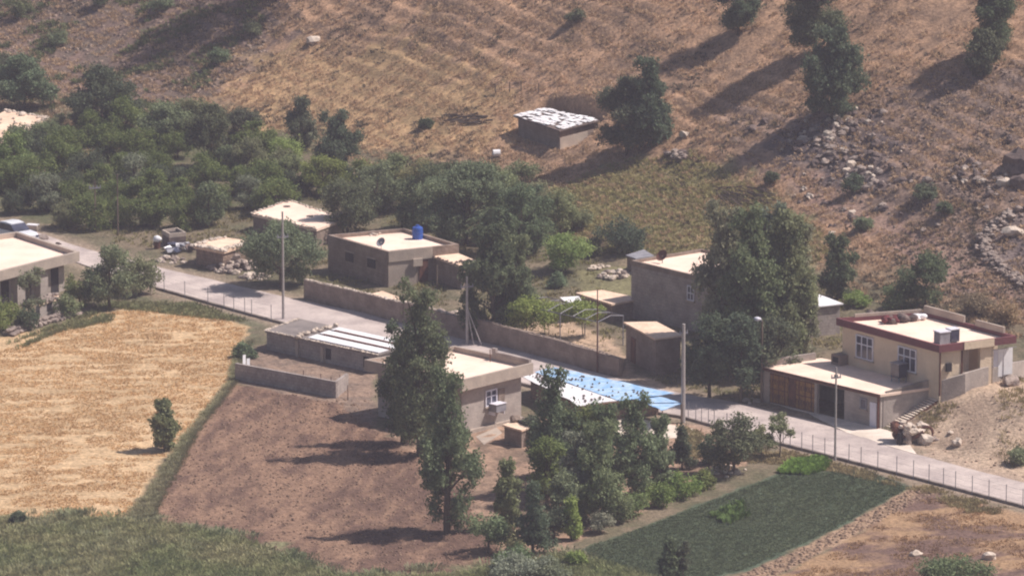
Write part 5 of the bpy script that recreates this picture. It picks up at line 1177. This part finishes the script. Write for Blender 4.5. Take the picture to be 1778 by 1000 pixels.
tufts('crop', 'dense low blue green crop', q, rng, 9, .09, .22, .05, (96, 108, 84), (116, 124, 98), None)
q = inpoly_pts([(1352, 822), (1375, 802), (1425, 797), (1440, 804), (1432, 816), (1400, 824)], 900, rng)
tufts('bright_crop', 'small patch of bright green crop at the top of the field', q, rng, 12, .3, .2, .12, (118, 146, 70), (134, 162, 84))
q = inpoly_pts([(1235, 895), (1290, 872), (1300, 895), (1262, 912)], 60, rng)
tufts('bright_weeds', 'few bright weeds in the middle of the green crop', q, rng, 14, .4, .3, .13, (98, 122, 68), (112, 132, 80))
q = inpoly_pts([(10, 600), (90, 568), (200, 545), (190, 560), (110, 575), (20, 610), (190, 525), (340, 528), (430, 560), (200, 535)], 1300, rng)
tufts('verge_weeds', 'green weeds along the top edge of the golden field', q, rng, 12, .24, .32, .05, (124, 130, 90), (150, 144, 110))
q = inpoly_pts([(1180, 742), (1400, 792), (1600, 842), (1760, 885), (1700, 900), (1590, 852), (1400, 808), (1200, 800)], 2600, rng)
tufts('road_weeds', 'dry weeds on the bank below the roadside fence', q, rng, 10, .22, .25, .05, (176, 156, 122), (140, 132, 98), lambda q: vn(q[:, 0]/1.4, q[:, 1]/1.4, 63) > .4)
q = inpoly_pts([(1600, 862), (1850, 905), (1850, 1080), (1300, 1080), (1360, 1012), (1490, 934)], 5200, rng)
tufts('fallow_weeds', 'withered weeds in the fallow field', q, rng, 8, .12, .26, .06, (138, 112, 98), (190, 156, 118), lambda q: vn(q[:, 0]/2.4, q[:, 1]/1.4, 73) > .42)
q = np.vstack([inpoly_pts([(1590, 735), (1650, 705), (1700, 700), (1650, 750), (1600, 770)], 260, rng), inpoly_pts([(1740, 690), (1790, 680), (1790, 830), (1730, 800)], 320, rng)])
BARE = []
tufts('drive_weeds', 'dry olive weeds on the bank beside the driveway', q, rng, 11, .24, .32, .05, (130, 122, 90), (166, 148, 112), lambda q: vn(q[:, 0]/1.6, q[:, 1]/1.6, 97) > .45)
def clods(name, label, px, n, r0, r1, c1, c2, sd_, dens=None, cat='clods'):
    rng = np.random.default_rng(sd_); q = inpoly_pts(px, n, rng)
    if dens is not None: q = q[dens(q)]
    q = clear(q); n = len(q); z = HT(q[:, 0], q[:, 1]); base = np.array([(1, 0, -.3), (0, 1, -.3), (-1, 0, -.3), (0, -1, -.3), (.6, .6, .35), (-.6, .6, .4), (-.6, -.6, .3), (.6, -.6, .42)], float)
    s = (r0+(r1-r0)*rng.random(n)**2.2)[:, None, None]; a = rng.uniform(0, 6.28, n); ca, sa = np.cos(a), np.sin(a)
    Bv = base[None]*rng.uniform(.7, 1.3, (n, 8, 3))*s; Xr = Bv[..., 0]*ca[:, None]-Bv[..., 1]*sa[:, None]; Yr = Bv[..., 0]*sa[:, None]+Bv[..., 1]*ca[:, None]
    V = np.stack([Xr+q[:, 0:1], Yr+q[:, 1:2], Bv[..., 2]+z[:, None]+s[:, :, 0]*.2], -1).reshape(-1, 3)
    fs = np.array([(0, 1, 4, 4), (1, 5, 4, 4), (1, 2, 5, 5), (2, 6, 5, 5), (2, 3, 6, 6), (3, 7, 6, 6), (3, 0, 7, 7), (0, 4, 7, 7), (4, 5, 6, 6), (4, 6, 7, 7)])[:, :3]
    F = (fs[None]+np.arange(n)[:, None, None]*8).reshape(-1, 3); k = rng.random((n, 1)); col = np.repeat(lin(c1)*(1-k)+lin(c2)*k, 8, 0)
    o = mesh_np(name, V, F, M['tuft'], col); tag(o, label, cat, kind='stuff'); return o
clods('soil_clods', 'reddish clods of turned earth over the ploughed field', [(404, 672), (520, 688), (640, 694), (650, 745), (760, 795), (830, 850), (870, 960), (860, 1040), (700, 1040), (600, 1000), (430, 942), (400, 912), (255, 902), (266, 862), (305, 792), (355, 738)], 7000, .02, .12, (172, 144, 124), (132, 106, 92), 81)
clods('scree_stones', 'small stones strewn over the stony slopes', [(1240, 190), (1500, 150), (1800, 100), (1800, 560), (1600, 500), (1400, 340)], 5200, .04, .2, (180, 158, 144), (118, 102, 94), 82, lambda q: vn(q[:, 0]/3, q[:, 1]/3, 5) > .38, 'stones')
clods('slope_stones', 'small stones strewn over the upper left slope', [(-20, -20), (520, -20), (440, 130), (300, 190), (-20, 160)], 1800, .05, .24, (190, 168, 152), (128, 110, 100), 83, None, 'stones')
clods('yard_stones', 'stones and litter on the driveway and yards', [(1560, 770), (1640, 700), (1778, 650), (1778, 830), (1620, 790)], 260, .03, .14, (206, 180, 160), (150, 126, 110), 84, None, 'stones')
clods('path_stones', 'pale stones along the path beside the crop', [(1590, 844), (1630, 852), (1470, 935), (1330, 1010), (1200, 1030), (1298, 994), (1440, 929)], 900, .05, .17, (196, 168, 146), (140, 116, 100), 85, None, 'stones')
# ------------------------------------------------------------------ haze
mb = MB(); mb.abox(-320, 320, -500, 350, -8, 135); hz = mb.build('haze', None) if False else None
me = bpy.data.meshes.new('haze'); me.from_pydata(mb.v, [], mb.f); me.update()
hm = bpy.data.materials.new('haze_air'); hm.use_nodes = True; n_ = hm.node_tree; n_.nodes.remove(n_.nodes['Principled BSDF'])
pv = n_.nodes.new('ShaderNodeVolumePrincipled'); pv.inputs['Color'].default_value = (.86, .82, 1.0, 1); pv.inputs['Density'].default_value = .00023; pv.inputs['Anisotropy'].default_value = 0.0
n_.links.new(pv.outputs[0], n_.nodes['Material Output'].inputs['Volume']); me.materials.append(hm)
hz = bpy.data.objects.new('haze', me); COL.objects.link(hz); tag(hz, 'thin pale haze filling the valley air', 'haze', kind='stuff')
